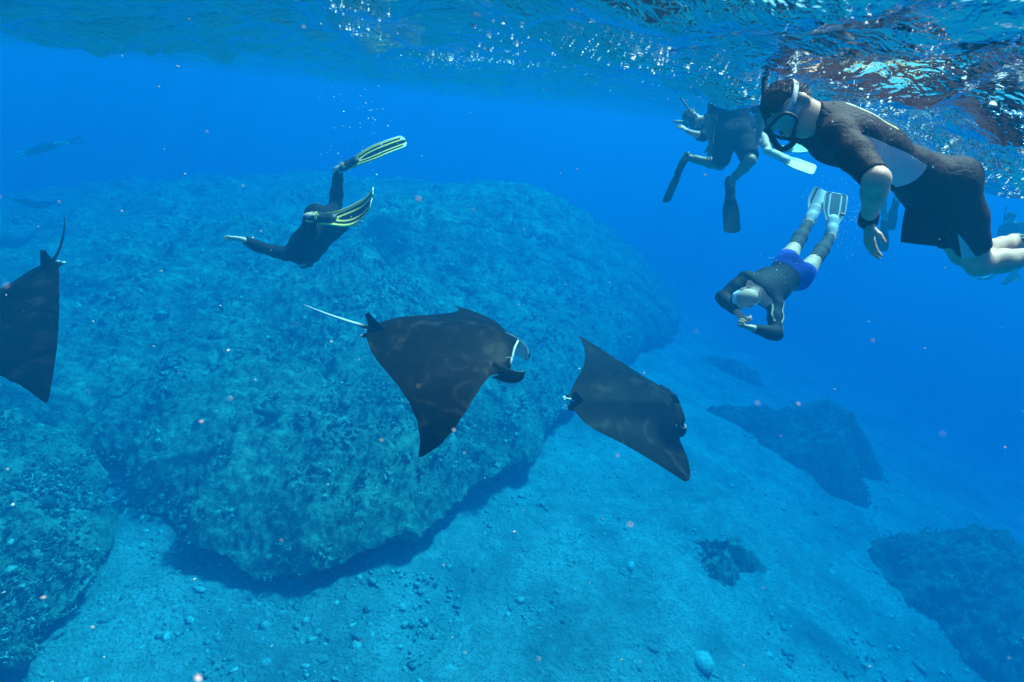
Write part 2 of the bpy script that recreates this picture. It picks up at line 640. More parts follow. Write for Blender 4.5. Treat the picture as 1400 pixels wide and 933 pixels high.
def sheet(Pm, Nn, th):
    """a closed thin shell from a (nu,nv,3) grid with its normals and half thickness (nu,nv)"""
    nu, nv = Pm.shape[:2]
    A = (Pm + Nn * th[..., None]).reshape(-1, 3)
    B = (Pm - Nn * th[..., None]).reshape(-1, 3)
    V = np.concatenate([A, B])
    f = grid_faces(nu, nv)
    n = nu * nv
    F = [f, f[:, ::-1] + n]
    def strip(idx):
        idx = np.array(idx)
        return np.stack([idx[:-1], idx[:-1] + n, idx[1:] + n, idx[1:]], -1)
    F.append(strip([i * nv for i in range(nu)])); F.append(strip([i * nv + nv - 1 for i in range(nu)])[:, ::-1])
    F.append(strip(range(nv))[:, ::-1]); F.append(strip([(nu - 1) * nv + j for j in range(nv)]))
    return V, np.concatenate(F)


def grid_normals(P):
    a = np.gradient(P, axis=0); b = np.gradient(P, axis=1)
    n = np.cross(a, b)
    return n / (np.linalg.norm(n, axis=-1, keepdims=True) + 1e-12)


def build_ray(par, label, tail_len=.55, gape=1.0, tail_curve=(0, 0), res=1.0, lobes=(0, 0), mouth=.9, tail_mat='tail', tail_r=.016, hook=1.0):
    grow = .75
    base = at(par[0] * 100, par[1] * 100, par[2] * grow)
    R, S = ray_rot(par[3:6]), par[14] * grow
    L, Rr = tuple(par[6:10]), tuple(par[10:14])

    def W(q):
        return base + (np.asarray(q) @ R.T) * S

    ny, nc, ni = int(150 * res) | 1, int(34 * res), 7
    t = np.linspace(-1, 1, ny)
    y = np.sign(t) * (1 - (1 - np.abs(t)) ** 1.25)
    a = np.abs(y)
    le = _interp(a, _LEY, _LEX0 + hook * (_LEX - _LEX0))
    te = _interp(a, _TEY, _TEX0 + hook * (_TEX - _TEX0))
    T = .088 * np.exp(-(a / .27) ** 2) + .040 * (1 - a) ** 1.3 + .004
    w = 1 - sstep(.125, .175, a)
    cols = []
    bel = []
    c = .5 * (1 - np.cos(np.linspace(0, math.pi, nc)))
    prof = 2.35 * np.sqrt(c) * (1 - c) ** 1.05 * (1 - .25 * c)
    for j in range(ny):
        ch = te[j] - le[j]
        blunt = np.maximum(prof, .62 * w[j] * (c < .35) * (1 - c / .35) + prof * (1 - w[j]))
        xt = le[j] + ch * c
        zt = T[j] * blunt * 1.0 + .010 * math.exp(-(y[j] / .05) ** 2) * np.sin(np.clip(c, 0, 1) * math.pi) + .012 * math.exp(-((a[j] - .30) / .09) ** 2) * np.exp(-((c - .35) / .25) ** 2)
        zb = -T[j] * blunt * (.78 + .35 * w[j] * gape)
        xt0 = xt.copy()
        xb = xt + w[j] * (-.03) * (1 - c) ** 4
        # mouth cavity
        s = np.linspace(0, 1, ni + 2)[1:-1]
        dep = .20 * w[j] * np.sin(s * math.pi) ** .6
        zi = zt[0] + (zb[0] - zt[0]) * s
        zi = zi * (1 - .25 * np.sin(s * math.pi))
        xi = le[j] - dep - .03 * w[j] * s
        # ring: upper trailing -> upper leading -> inside -> lower leading -> lower trailing
        xs = np.concatenate([xt0[::-1], xi, xb])
        zs = np.concatenate([zt[::-1], zi, zb])
        cols.append(np.stack([xs, np.full(len(xs), y[j]), zs], -1))
        bel.append(np.concatenate([np.where(c[::-1] < (.012 if mouth > .5 else .0), .8 * w[j], 0), np.full(ni, mouth), np.where((c < .12) & (w[j] > .3), mouth, 1.0)]))
    Q = np.array(cols)
    B = np.array(bel)
    V = W(ray_point(Q[..., 0], Q[..., 1], Q[..., 2], L, Rr)).reshape(-1, 3)
    F = grid_faces(ny, Q.shape[1])
    root = empty('manta_ray', base)
    tag(root, label, 'manta ray', 'manta rays swimming over the reef')
    mesh_obj('body', V, F[:, ::-1], RAYM['skin'], root, attrs={'belly': B.ravel()})
    # dorsal fin
    u, v = np.meshgrid(np.linspace(0, 1, 10), np.linspace(0, 1, 8), indexing='ij')
    P = np.stack([(-.365 - .125 * u) * (1 - v) + (-.500 - .022 * u) * v, 0 * u, .004 + .120 * v - .02 * v * u], -1)
    N = np.zeros_like(P); N[..., 1] = 1
    V, F = sheet(P, N, .010 * (1 - v * .75) * np.sin(np.clip(u, .08, .95) * math.pi) ** .5)
    mesh_obj('dorsal_fin', W(V), F, RAYM['skin'], root, attrs={'belly': np.zeros(len(V))})
    # tail
    k = np.linspace(0, 1, 40)
    P = np.stack([-.45 - tail_len * k, tail_curve[0] * k ** 2, .01 + .03 * k + tail_curve[1] * k ** 2], -1)
    r = tail_r * (1 - k) ** .8 * .9 + .0018
    V, F = tube(W(P), r * S, 8)
    mesh_obj('tail', V, F, RAYM[tail_mat], root, attrs={'u': np.repeat(k, 8)})
    # pelvic fins
    for sd in (1, -1):
        u, v = np.meshgrid(np.linspace(0, 1, 8), np.linspace(0, 1, 6), indexing='ij')
        P = np.stack([-.45 - .085 * u, sd * (.025 + .055 * v * (1 - .3 * u)), -.008 - .02 * u], -1)
        N = np.zeros_like(P); N[..., 2] = 1
        V, F = sheet(P, N, .007 * np.sin(np.clip(u, .1, .95) * math.pi) ** .5 * (1 - .5 * v))
        mesh_obj('pelvic_fin', W(V), F, RAYM['skin'], root, attrs={'belly': np.clip(.25 + .6 * (np.tile(u.ravel(), 2) > .75), 0, 1)})
    # cephalic fins: paddles beside the mouth, curling in
    for sd, curl in ((1, lobes[0]), (-1, lobes[1])):
        u, v = np.meshgrid(np.linspace(0, 1, 22), np.linspace(0, 1, 12), indexing='ij')
        ang = (1.35 + curl) * u ** 1.3
        ln = .26
        ax = np.cumsum(np.cos(ang), 0) / 22 * ln
        ay = np.cumsum(np.sin(ang), 0) / 22 * ln
        hgt = .150 * (1 - .35 * u) * np.sqrt(np.clip(1 - (u * .98) ** 6, 0, 1)) * sstep(-.35, .25, u)
        P = np.stack([.355 + ax, sd * (.185 + .02 * np.sin(u * 3.1) - ay * .62), .075 - .085 * u + hgt * (v - 1) + .0 * v], -1)
        P[..., 1] += sd * .030 * np.sin(v * math.pi) * (1 - .6 * u)
        N = grid_normals(P)
        V, F = sheet(P, N, .020 * (1 - .55 * u) * (.25 + .75 * np.sin(v * math.pi) ** .7))
        low = np.where(v.ravel() < .40, .9, 0.) * (u.ravel() > .1)
        inner = np.concatenate([np.ones(u.size), np.zeros(u.size)]) if sd > 0 else np.concatenate([low, np.ones(u.size)])
        mesh_obj('cephalic_fin', W(V), F, RAYM['skin'], root, attrs={'belly': inner})
        bm = bmesh.new()
        bmesh.ops.create_uvsphere(bm, u_segments=12, v_segments=8, radius=.017 * S)
        vv = np.array([x.co[:] for x in bm.verts]); ff = [tuple(q.index for q in f.verts) for f in bm.faces]
        bm.free()
        mesh_obj('eye', W([.405, sd * .192, .012]) + vv, ff, RAYM['eye'], root)
    return root


RAY_A = [6.0512, 4.7085, 5.4932, 0.136, 0.0425, -0.1109, -0.2719, -0.0481, 0.3483, -0.0136, 0.2906, -0.7127, 0.8067, 0.4748, 1.5]
RAY_B = [8.5623, 5.5639, 6.853, 0.439, 0.2003, 0.253, -0.4328, 0.1573, 0.3594, -0.1128, 0.5132, -0.057, 0.4432, -0.2869, 1.4998]
RAY_C = [0.0233, 4.2771, 6.1256, -1.4602, -0.5693, 3.8735, -0.2425, -0.132, 1.0866, -0.1271, -0.2262, 0.251, 0.3273, 0.0397, 1.4999]
build_ray(RAY_A, 'dark manta ray gliding mouth open with long white tail trailing behind', .5, 1.6, (.03, .03))
build_ray(RAY_B, 'dark manta ray with one wing raised and one lowered, tail hardly visible', .12, .3, mouth=0.0, lobes=(.5, .5), hook=.25)
build_ray(RAY_C, 'blue black manta ray with long tail raised, its near wing hanging over the reef edge', .36, .7, (-.05, .12), mouth=0.0, tail_mat='tail_dark', tail_r=.011, hook=-.1)
RAY_D = [.42, 2.80, 29.0, 0.2, 0.25, 2.75, .25, .25, 0.2, 0, .30, .15, 0.2, 0, 1.5]
build_ray(RAY_D, 'faint distant manta ray almost lost in the blue water', .6, .7, (.1, .25), .6, mouth=0.0, tail_mat='tail_dark')
# ------------------------------------------------------------------ people: one implicit surface per body
def unit(v):
    v = np.asarray(v, float)
    return v / (np.linalg.norm(v) + 1e-12)


class Field:
    def __init__(self, lo, hi, h):
        self.lo, self.h = np.asarray(lo, float), h
        self.n = np.ceil((np.asarray(hi) - self.lo) / h).astype(int) + 1
        self.F = np.full(self.n, .12, np.float32)

    def _block(self, lo, hi, pad):
        i0 = np.clip(np.floor((lo - pad - self.lo) / self.h).astype(int), 0, self.n)
        i1 = np.clip(np.ceil((hi + pad - self.lo) / self.h).astype(int) + 1, 0, self.n)
        if (i1 <= i0).any(): return None
        sl = tuple(slice(a, b) for a, b in zip(i0, i1))
        ax = [(self.lo[k] + np.arange(i0[k], i1[k]) * self.h).astype(np.float32) for k in range(3)]
        P = np.stack(np.meshgrid(*ax, indexing='ij'), -1)
        return sl, P

    def _blend(self, sl, d, k):
        f = self.F[sl]
        if k > 0:
            hh = np.clip(.5 + .5 * (f - d) / k, 0, 1)
            self.F[sl] = f + (d - f) * hh - k * hh * (1 - hh)
        else:
            self.F[sl] = np.minimum(f, d)

    def cone(self, a, ra, b, rb, k=.03, flat=None, fs=1.0, cut=None):
        a, b = np.asarray(a, np.float32), np.asarray(b, np.float32)
        R = max(ra, rb)
        blk = self._block(np.minimum(a, b) - R, np.maximum(a, b) + R, .07)
        if blk is None: return
        sl, P = blk
        Q = P - a
        if flat is not None:
            n = np.asarray(flat, np.float32)
            Q = Q + (Q @ n)[..., None] * n * (1 / fs - 1)
        ab = b - a
        L = float(np.linalg.norm(ab)) + 1e-9
        t = np.clip((Q @ ab) / (L * L), 0, 1)
        d = np.linalg.norm(Q - t[..., None] * ab, axis=-1) - (ra + (rb - ra) * t)
        if flat is not None: d = d * (.5 + .5 * fs)
        if cut is not None:
            d = np.maximum(d, (P - np.asarray(cut[0], np.float32)) @ np.asarray(cut[1], np.float32))
        self._blend(sl, d, k)

    def ell(self, c, axes, r, k=.04, cut=None):
        c = np.asarray(c, np.float32)
        R = max(r)
        blk = self._block(c - R, c + R, .07)
        if blk is None: return
        sl, P = blk
        q = (P - c) @ np.asarray(axes, np.float32).T
        r = np.asarray(r, np.float32)
        k0 = np.linalg.norm(q / r, axis=-1)
        k1 = np.linalg.norm(q / (r * r), axis=-1) + 1e-9
        d = k0 * (k0 - 1) / k1
        d = np.where(k0 < 1e-3, -min(r), d)
        if cut is not None:
            for cp, cn in cut:
                d = np.maximum(d, (P - np.asarray(cp, np.float32)) @ np.asarray(cn, np.float32))
        self._blend(sl, d, k)

    def mesh(self):
        F = self.F
        neg = F < 0
        nx, ny, nz = F.shape
        cn = np.zeros((nx - 1, ny - 1, nz - 1), bool)
        li, lp = [], []
        quads = []
        for ax in range(3):
            s0 = [slice(None)] * 3; s1 = [slice(None)] * 3
            s0[ax] = slice(0, -1); s1[ax] = slice(1, None)
            A, B = F[tuple(s0)], F[tuple(s1)]
            ed = neg[tuple(s0)] != neg[tuple(s1)]
            I = np.argwhere(ed)
            if len(I) == 0: continue
            fa, fb = A[ed], B[ed]
            t = fa / (fa - fb)
            pos = I.astype(np.float32)
            pos[:, ax] += t
            o1, o2 = [(1, 2), (2, 0), (0, 1)][ax]
            cells = []
            ok = np.ones(len(I), bool)
            for d1, d2 in ((0, 0), (1, 0), (1, 1), (0, 1)):
                C = I.copy()
                C[:, o1] -= d1; C[:, o2] -= d2
                inb = (C >= 0).all(1) & (C < np.array(cn.shape)).all(1)
                ok &= inb
                Ci = C[inb]
                li.append((Ci[:, 0] * cn.shape[1] + Ci[:, 1]) * cn.shape[2] + Ci[:, 2])
                lp.append(pos[inb])
                cells.append(C)
            q = np.stack(cells, 1)[ok]
            fl = (fa < 0)[ok]
            q[~fl] = q[~fl][:, ::-1]
            quads.append(q)
        li, lp = np.concatenate(li), np.concatenate(lp)
        uq, inv = np.unique(li, return_inverse=True)
        cnt = np.bincount(inv)
        V = np.stack([np.bincount(inv, lp[:, k]) / cnt for k in range(3)], -1) * self.h + self.lo
        idx = np.full(cn.size, -1, np.int64)
        idx[uq] = np.arange(len(uq))
        idx = idx.reshape(cn.shape)
        Q = np.concatenate(quads)
        Fc = idx[Q[..., 0], Q[..., 1], Q[..., 2]]
        return V, Fc


def join(parts):
    V, F, n = [], [], 0
    for v, f in parts:
        V.append(v); F.append(f + n); n += len(v)
    return np.concatenate(V), np.concatenate(F)


def reach(parent, px, py, L, sign=0):
    """the point on the sight line of a pixel that lies L from parent (sign +1 the far one, -1 the near one)"""
    r = unit(CF + (px - 700.0) / FPX * CR + (466.5 - py) / FPX * CU)
    q = parent - CAM_POS
    b = q @ r
    disc = L * L - (q @ q - b * b)
    if disc <= 0:
        return parent + L * unit(CAM_POS + b * r - parent)
    return CAM_POS + r * (b + sign * math.sqrt(disc))


LIMB = {'uarm': [(0, .056), (.45, .051), (1, .041)], 'farm': [(0, .042), (.28, .043), (1, .027)],
        'thigh': [(0, .086), (.4, .079), (1, .055)], 'shin': [(0, .053), (.28, .057), (.7, .042), (1, .034)]}


class Body:
    """joints: P pelvis, N neck base, HD head centre, sL sR eL eR wL wR hL hR kL kR aL aR; head axes hu (crown), hf (face)"""
    def __init__(self, J, hu, hf, fat=1.0, size=1.0):
        self.J, self.fat, self.size = {k: np.asarray(v, float) for k, v in J.items()}, fat, size
        J = self.J
        self.U = unit(J['N'] - J['P'])
        lat = unit(unit(J['sL'] - J['sR']) + unit(J['hL'] - J['hR']))
        self.L = unit(lat - self.U * (lat @ self.U))
        self.A = np.cross(self.L, self.U)            # anterior: left x up
        self.hu = unit(hu)
        hf = np.asarray(hf, float)
        self.hf = unit(hf - self.hu * (hf @ self.hu))
        self.hl = np.cross(self.hu, self.hf)
        pts = np.array(list(J.values()))
        self.lo, self.hi = pts.min(0) - .30, pts.max(0) + .30
        self.bones = {'uarmL': ('sL', 'eL'), 'uarmR': ('sR', 'eR'), 'farmL': ('eL', 'wL'), 'farmR': ('eR', 'wR'),
                      'thighL': ('hL', 'kL'), 'thighR': ('hR', 'kR'), 'shinL': ('kL', 'aL'), 'shinR': ('kR', 'aR')}

    def torso(self, f, off=0.0, lo=-1.0, hi=2.0):
        J, U, L, A, s = self.J, self.U, self.L, self.A, self.size
        ft = self.fat
        T = np.linalg.norm(J['N'] - J['P'])
        ax = np.stack([L, A, U])
        cut = []
        if lo > -1: cut.append((J['P'] + U * T * lo, -U))
        if hi < 2: cut.append((J['P'] + U * T * hi, U))
        cut = cut or None
        e = lambda t, r, k=.06, da=0.0, dl=0.0: f.ell(J['P'] + U * T * t + A * da * s + L * dl * s, ax, [x * s + off for x in r], k, cut)
        e(.00, (.158 * ft, .112 * ft, .125))
        for sd in (1, -1): e(-.06, (.088, .095, .10), .05, -.045, sd * .075)
        e(.24, (.138 * ft, .102 * ft, .15))
        e(.58, (.162 * ft, .116 * ft, .185))
        e(.80, (.165, .100, .11))
        for sd, S in ((1, 'sL'), (-1, 'sR')):
            c0 = J['P'] + U * T * .90
            f.cone(c0, .070 * s + off, J[S], .058 * s + off, .06, cut=None if hi >= 2 else cut[-1])
            f.ell(J['P'] + U * T * .74 + L * sd * .075 * s + A * .055 * s, ax, [.085 * s + off, .055 * s + off, .075 * s + off], .05, cut)

    def limb(self, f, seg, off=0.0, t0=0.0, t1=1.0, k=.03, taper=0.0, trim=True):
        a, b = (self.J[q] for q in self.bones[seg])
        prof = LIMB[seg[:-1]]
        tt = [t0] + [t for t, _ in prof if t0 < t < t1] + [t1]
        rad = lambda t: (np.interp(t, [q for q, _ in prof], [r for _, r in prof])) * self.size * (self.fat ** .5) + off + taper * t
        d = unit(b - a)
        for u, v in zip(tt[:-1], tt[1:]):
            cut = None
            if trim and v == t1 and t1 < 1.0: cut = (a + (b - a) * t1, d)
            if trim and u == t0 and t0 > 0.0: cut = (a + (b - a) * t0, -d)
            f.cone(a + (b - a) * u, rad(u), a + (b - a) * v, rad(v), k, cut=cut)

    def head(self, f):
        s = self.size
        c, u, fw, l = self.J['HD'], self.hu, self.hf, self.hl
        ax = np.stack([l, fw, u])
        e = lambda dl, df, du, r, k=.02: f.ell(c + (l * dl + fw * df + u * du) * s, ax, [x * s for x in r], k)
        e(0, -.005, .025, (.076, .097, .092))
        e(0, .030, -.065, (.055, .062, .062), .04)
        e(0, .062, -.098, (.028, .028, .022), .025)
        e(0, .080, .025, (.050, .016, .014), .02)
        f.cone(c + (fw * .092 + u * .005) * s, .010 * s, c + (fw * .112 - u * .030) * s, .014 * s, .012)
        e(0, .088, -.062, (.024, .012, .012), .012)
        for sd in (1, -1):
            e(sd * .077, -.012, -.010, (.011, .022, .033), .008)
        f.cone(self.J['N'] - self.U * .02, .062 * s, c + (-u * .06 - fw * .02) * s, .055 * s, .04)

    def hand(self, side, palm_n, curl=.35, spread=.18, fist=False):
        """palm and five fingers in a finer field"""
        s = self.size
        w, e = self.J['w' + side], self.J['e' + side]
        d = self.J.get('hd' + side)
        d = unit(w - e) if d is None else unit(d)
        n = unit(palm_n - d * (np.dot(palm_n, d)))     # direction the palm faces
        l = np.cross(d, n)                              # across the palm
        th = 1 if side == 'L' else -1
        f = Field(w - .24 * s, w + .24 * s, .0042 if s * .1 > 0 else .005)
        f.cone(unit(e - w) * .05 + w, .028 * s, w + d * .02 * s, .026 * s, .02)
        f.cone(w + d * .02 * s, .030 * s, w + d * .085 * s, .040 * s, .015, flat=n, fs=.42)
        for i, (o, ln) in enumerate(((.030, .070), (.010, .080), (-.011, .075), (-.031, .058))):
            q = w + (d * (.090 - abs(o) * .25) + l * th * o) * s
            ang = 0.0
            dd = unit(d + l * th * o / .03 * spread)
            for j, fr in enumerate((.45, .32, .23)):
                ang += curl * (1.0 if not fist else 1.9) * (.7 + .25 * j)
                v = unit(dd * math.cos(ang) + n * math.sin(ang))
                q2 = q + v * ln * fr * s
                f.cone(q, (.0100 - .0010 * j) * s, q2, (.0092 - .0012 * j) * s, .004)
                q = q2
        q = w + (d * .030 + l * th * .028) * s
        for j, (ln, a1) in enumerate(((.040, .75), (.034, .45))):
            v = unit(d * math.cos(a1) + l * th * math.sin(a1) + n * (.25 + curl * .6))
            q2 = q + v * ln * s
            f.cone(q, (.014 - .002 * j) * s, q2, (.011 - .002 * j) * s, .008)
            q = q2
        return f.mesh()

    def build(self, h, hands, feet=True):
        f = Field(self.lo, self.hi, h)
        self.torso(f)
        for seg in self.bones: self.limb(f, seg)
        self.head(f)
        if feet:
            for sd in 'LR':
                a, t = self.J['a' + sd], self.J['t' + sd]
                back = a - unit(t - a) * .035 * self.size
                f.cone(back, .034 * self.size, a + (t - a) * .5, .034 * self.size, .03)
                f.cone(a + (t - a) * .4, .036 * self.size, t, .028 * self.size, .03)
        parts = [f.mesh()]
        for args in hands: parts.append(self.hand(*args))
        return join(parts)

    def cloth(self, h, items, torso=None, off=.008, extra=None):
        f = Field(self.lo, self.hi, h)
        if torso is not None: self.torso(f, off, *torso)
        for it in items:
            seg, t0, t1 = it[:3]
            o = it[3] if len(it) > 3 else off
            self.limb(f, seg, o, t0, t1, taper=it[4] if len(it) > 4 else 0.0)
        if extra: extra(f)
        return f.mesh()

    def local(self, V):
        """torso coordinates of points: left, anterior, up (0 pelvis .. 1 neck)"""
        T = np.linalg.norm(self.J['N'] - self.J['P'])
        q = V - self.J['P']
        return q @ self.L, q @ self.A, (q @ self.U) / T


# ---- materials for people
def plain(name, col, rough=.7, spec=.25, nscale=30, var=.25, bump=.15, coords='Object', **kw):
    m = NT(name)
    n = m.noise(nscale, 4, .6, m.coords(coords))
    lo = tuple(c * (1 - var) for c in col); hi = tuple(min(1, c * (1 + var)) for c in col)
    return m.surf(m.ramp(n, [(.35, lo), (.65, hi)]), rough, spec, m.bump(n, bump, .006), **kw)


PM = {
    'skin': plain('skin', (.68, .40, .29), .55, .3, 18, .12, .08),
    'skin_pale': plain('pale_skin', (.72, .47, .37), .55, .3, 18, .10, .08),
    'skin_tan': plain('tanned_skin', (.42, .24, .15), .55, .3, 18, .12, .08),
    'black': plain('black_neoprene', (.010, .009, .011), .8, .12, 60, .5, .25),
    'navy': plain('dark_navy_fabric', (.016, .015, .020), .9, .08, 40, .3, .2),
    'brownblack': plain('brown_black_neoprene', (.034, .020, .020), .8, .3, 90, .55, .5),
    'blue': plain('blue_swim_fabric', (.015, .060, .42), .8, .2, 30, .2, .15),
    'hair': plain('brown_hair', (.095, .036, .020), .6, .3, 60, .5, .4),
    'rubber': plain('black_rubber', (.014, .014, .015), .5, .4, 30, .3, .05),
    'white': plain('white_rubber', (.74, .75, .76), .5, .4, 20, .05, .02),
    'grey': plain('grey_rubber', (.20, .22, .24), .5, .4, 20, .1, .02),
    'sleeve': plain('charcoal_leg_sleeve', (.055, .052, .058), .8, .2, 70, .5, .3),
}


def glass_mat():
    m = NT('mask_glass')
    t = m.n('BsdfTransparent', i_Color=(.75, .85, .9, 1))
    g = m.n('BsdfGlossy', i_Roughness=.05)
    x = m.n('MixShader', i_Fac=.18)
    m.set(x, 1, t); m.set(x, 2, g)
    m.t.links.new(x.outputs[0], m.out.inputs['Surface'])
    return m.m


PM['glass'] = glass_mat()


def two_tone(name, a, b, attr='pat', rough=.7, nscale=60, var=.4, c=None, bump=.2):
    m = NT(name)
    n = m.noise(nscale, 4, .6)
    f = m.ramp(m.attr(attr), [(.49, (0, 0, 0)), (.51, (1, 1, 1))])
    v = m.ramp(n, [(.35, (1 - var,) * 3), (.65, (1 + var * .6,) * 3)])
    col = m.mix(f, m.mix(1.0, a, v, 'MULTIPLY'), b)
    if c is not None:
        col = m.mix(m.ramp(m.attr(attr + '2'), [(.49, (0, 0, 0)), (.51, (1, 1, 1))]), col, c)
    wr = m.noise(16, 3, .5, m.coords(), 1.5)
    return m.surf(col, rough, .14, m.n('Bump', i_Height=wr, i_Strength=min(1.0, bump * 1.6), i_Distance=.02, i_Normal=m.bump(n, bump, .006)).outputs[0])


def blade_curve(start, tdir, nrm, length, bend, n):
    """centre line of a fin blade, bending towards nrm by the total angle bend"""
    u = np.linspace(0, 1, n)
    ang = bend * u ** 1.2
    t, nn = unit(tdir), unit(nrm - unit(tdir) * np.dot(nrm, unit(tdir)))
    D = np.cos(ang)[:, None] * t + np.sin(ang)[:, None] * nn
    P = start + np.concatenate([np.zeros((1, 3)), np.cumsum(.5 * (D[1:] + D[:-1]), 0)]) * length / (n - 1)
    N = -np.sin(ang)[:, None] * t + np.cos(ang)[:, None] * nn
    return P, D, N, u


def fin(root, ankle, toe, nrm, length, w0, w1, bend, mats, pattern=None, strap=True, split=0.0, res=(64, 33), twist=0.0):
    """nrm: the way the top of the foot faces; mats: pocket, blade"""
    d = unit(toe - ankle)
    nrm = unit(nrm - d * np.dot(nrm, d))
    lat = np.cross(d, nrm)
    foot = np.linalg.norm(toe - ankle)
    heel = ankle - d * .035
    f = Field(np.minimum(heel, toe) - .14, np.maximum(heel, toe) + .14, .007)
    f.cone(heel + d * .01, .045, ankle + d * foot * .5, .046, .03, flat=nrm, fs=.85)
    f.cone(ankle + d * foot * .45, .050, toe + d * .03, .056, .03, flat=nrm, fs=.62)
    V, F = f.mesh()
    part = mesh_obj('fin', V, F, mats[0], root)
    nu, nv = res
    P, D, N, u = blade_curve(toe - d * .06 - nrm * .012, d, nrm, length, bend, nu)
    v = np.linspace(-1, 1, nv)
    hw = .5 * (w0 + (w1 - w0) * sstep(0, .55, u)) * np.sqrt(np.clip(1 - (np.clip(u - .90, 0, 1) / .105) ** 3, .25, 1))
    tw = twist * u
    lt = lat[None] * np.cos(tw)[:, None] + N * np.sin(tw)[:, None]
    nt = N * np.cos(tw)[:, None] - lat[None] * np.sin(tw)[:, None]
    notch = split * length * np.exp(-(v / .45) ** 2)
    G = P[:, None] + lt[:, None] * (hw[:, None] * v)[..., None] - D[:, None] * (notch[None] * (u[:, None] ** 6))[..., None]
    G = G - nt[:, None] * (.012 * (1 - np.abs(v)[None] ** 2) * np.ones(nu)[:, None] * (1 - u[:, None] * .5))[..., None]
    th = .0035 + .0075 * np.exp(-((np.abs(v) - .94) / .07) ** 2)[None] * (1.15 - u)[:, None] + .003 * np.exp(-(v / .08) ** 2)[None] * (1 - u)[:, None]
    V, F = sheet(G, np.broadcast_to(nt[:, None], G.shape), th)
    at_ = {}
    if pattern is not None:
        uu, vv = np.meshgrid(u, v, indexing='ij')
        p = pattern(uu, vv)
        p = p if isinstance(p, tuple) else (p,)
        for k, q in zip(('pat', 'pat2'), p):
            at_[k] = np.tile(np.clip(.5 + q * 4, 0, 1).ravel(), 2)
    mesh_obj('blade', V, F, mats[1], part, attrs=at_)
    if strap:
        a = np.linspace(math.radians(-115), math.radians(115), 24)
        c = ankle + d * .015
        pts = c - d[None] * (.068 * np.cos(a))[:, None] + lat[None] * (.056 * np.sin(a))[:, None]
        V, F = tube(pts, np.full(24, .0075), 8)
        mesh_obj('heel_strap', V, F, mats[2] if len(mats) > 2 else mats[0], part)
    return part


def dive_mask(root, B, mat, strap_mat, snorkel=None, frame=None):
    s = B.size
    c, u, fw, l = B.J['HD'], B.hu, B.hf, B.hl
    cc = c + (fw * .098 + u * .012) * s
    # skirt: a rounded rim seen as an oval frame, lens set inside
    a = np.linspace(0, 2 * math.pi, 48, endpoint=False)
    sup = lambda x: np.sign(x) * np.abs(x) ** .6
    rim = np.stack([.078 * sup(np.cos(a)), .047 * sup(np.sin(a))], -1)
    rim[:, 1] -= .026 * np.exp(-(rim[:, 0] / .022) ** 2) * (np.sin(a) < 0) * -1 * -1
    rows = []
    for df, sc in ((-.050, 1.06), (-.03, 1.08), (.012, 1.0), (.020, .95), (.018, .88), (.005, .86), (-.03, .92)):
        off = fw * (df * s) - 0
        p = cc + off + l * (rim[:, :1] * sc * s) + u * (rim[:, 1:] * sc * s) - fw * ((rim[:, :1] / .078) ** 2 * .035 * s)
        rows.append(p)
    V = np.concatenate(rows)
    F = grid_faces(len(rows), 48, wrap_v=True)
    part = mesh_obj('dive_mask', V, F, mat, root)
    ctr = cc + fw * .012 * s
    ring = rows[4] * .5 + rows[5] * .5
    Vl = np.concatenate([ctr[None], ctr + (ring - ctr) * .5, ring])
    Fl = [(0, 1 + i, 1 + (i + 1) % 48) for i in range(48)] + [(1 + i, 49 + i, 49 + (i + 1) % 48, 1 + (i + 1) % 48) for i in range(48)]
    mesh_obj('lens', Vl, Fl, PM['glass'], part)
    if frame is not None:
        V, F = tube(np.concatenate([rows[3], rows[3][:2]]), np.full(50, .0065 * s), 8)
        mesh_obj('mask_frame', V, F, frame, part)
    # strap: a flat band round the back of the head
    a = np.linspace(math.radians(52), math.radians(308), 60)
    band = []
    for dz in (-.011, .011):
        for rr in (1.0, 1.04):
            band.append(c + fw[None] * (np.cos(a) * .107 * s * rr - .006)[:, None] + l[None] * (np.sin(a) * .086 * s * rr)[:, None]
                        + u[None] * ((.02 + dz) * s + .022 * s * (-np.cos(a) + 1) * .5)[:, None])
    G = np.stack([band[0], band[1], band[3], band[2]], 1)
    mesh_obj('strap', G.reshape(-1, 3), grid_faces(60, 4, wrap_v=True), strap_mat, part)
    if snorkel is not None:
        sd = snorkel
        pts = [c + (fw * .115 - u * .075) * s, c + (fw * .135 - u * .085 + l * sd * .03) * s, c + (fw * .12 - u * .085 + l * sd * .075) * s,
               c + (fw * .06 - u * .03 + l * sd * .105) * s, c + (fw * .01 + u * .08 + l * sd * .108) * s, c + (-fw * .07 + u * .25 + l * sd * .09) * s]
        P = catmull(pts, 40, False)
        V, F = tube(P, np.full(40, .0115), 12)
        mesh_obj('snorkel', V, F, PM['rubber'], root)
    return part


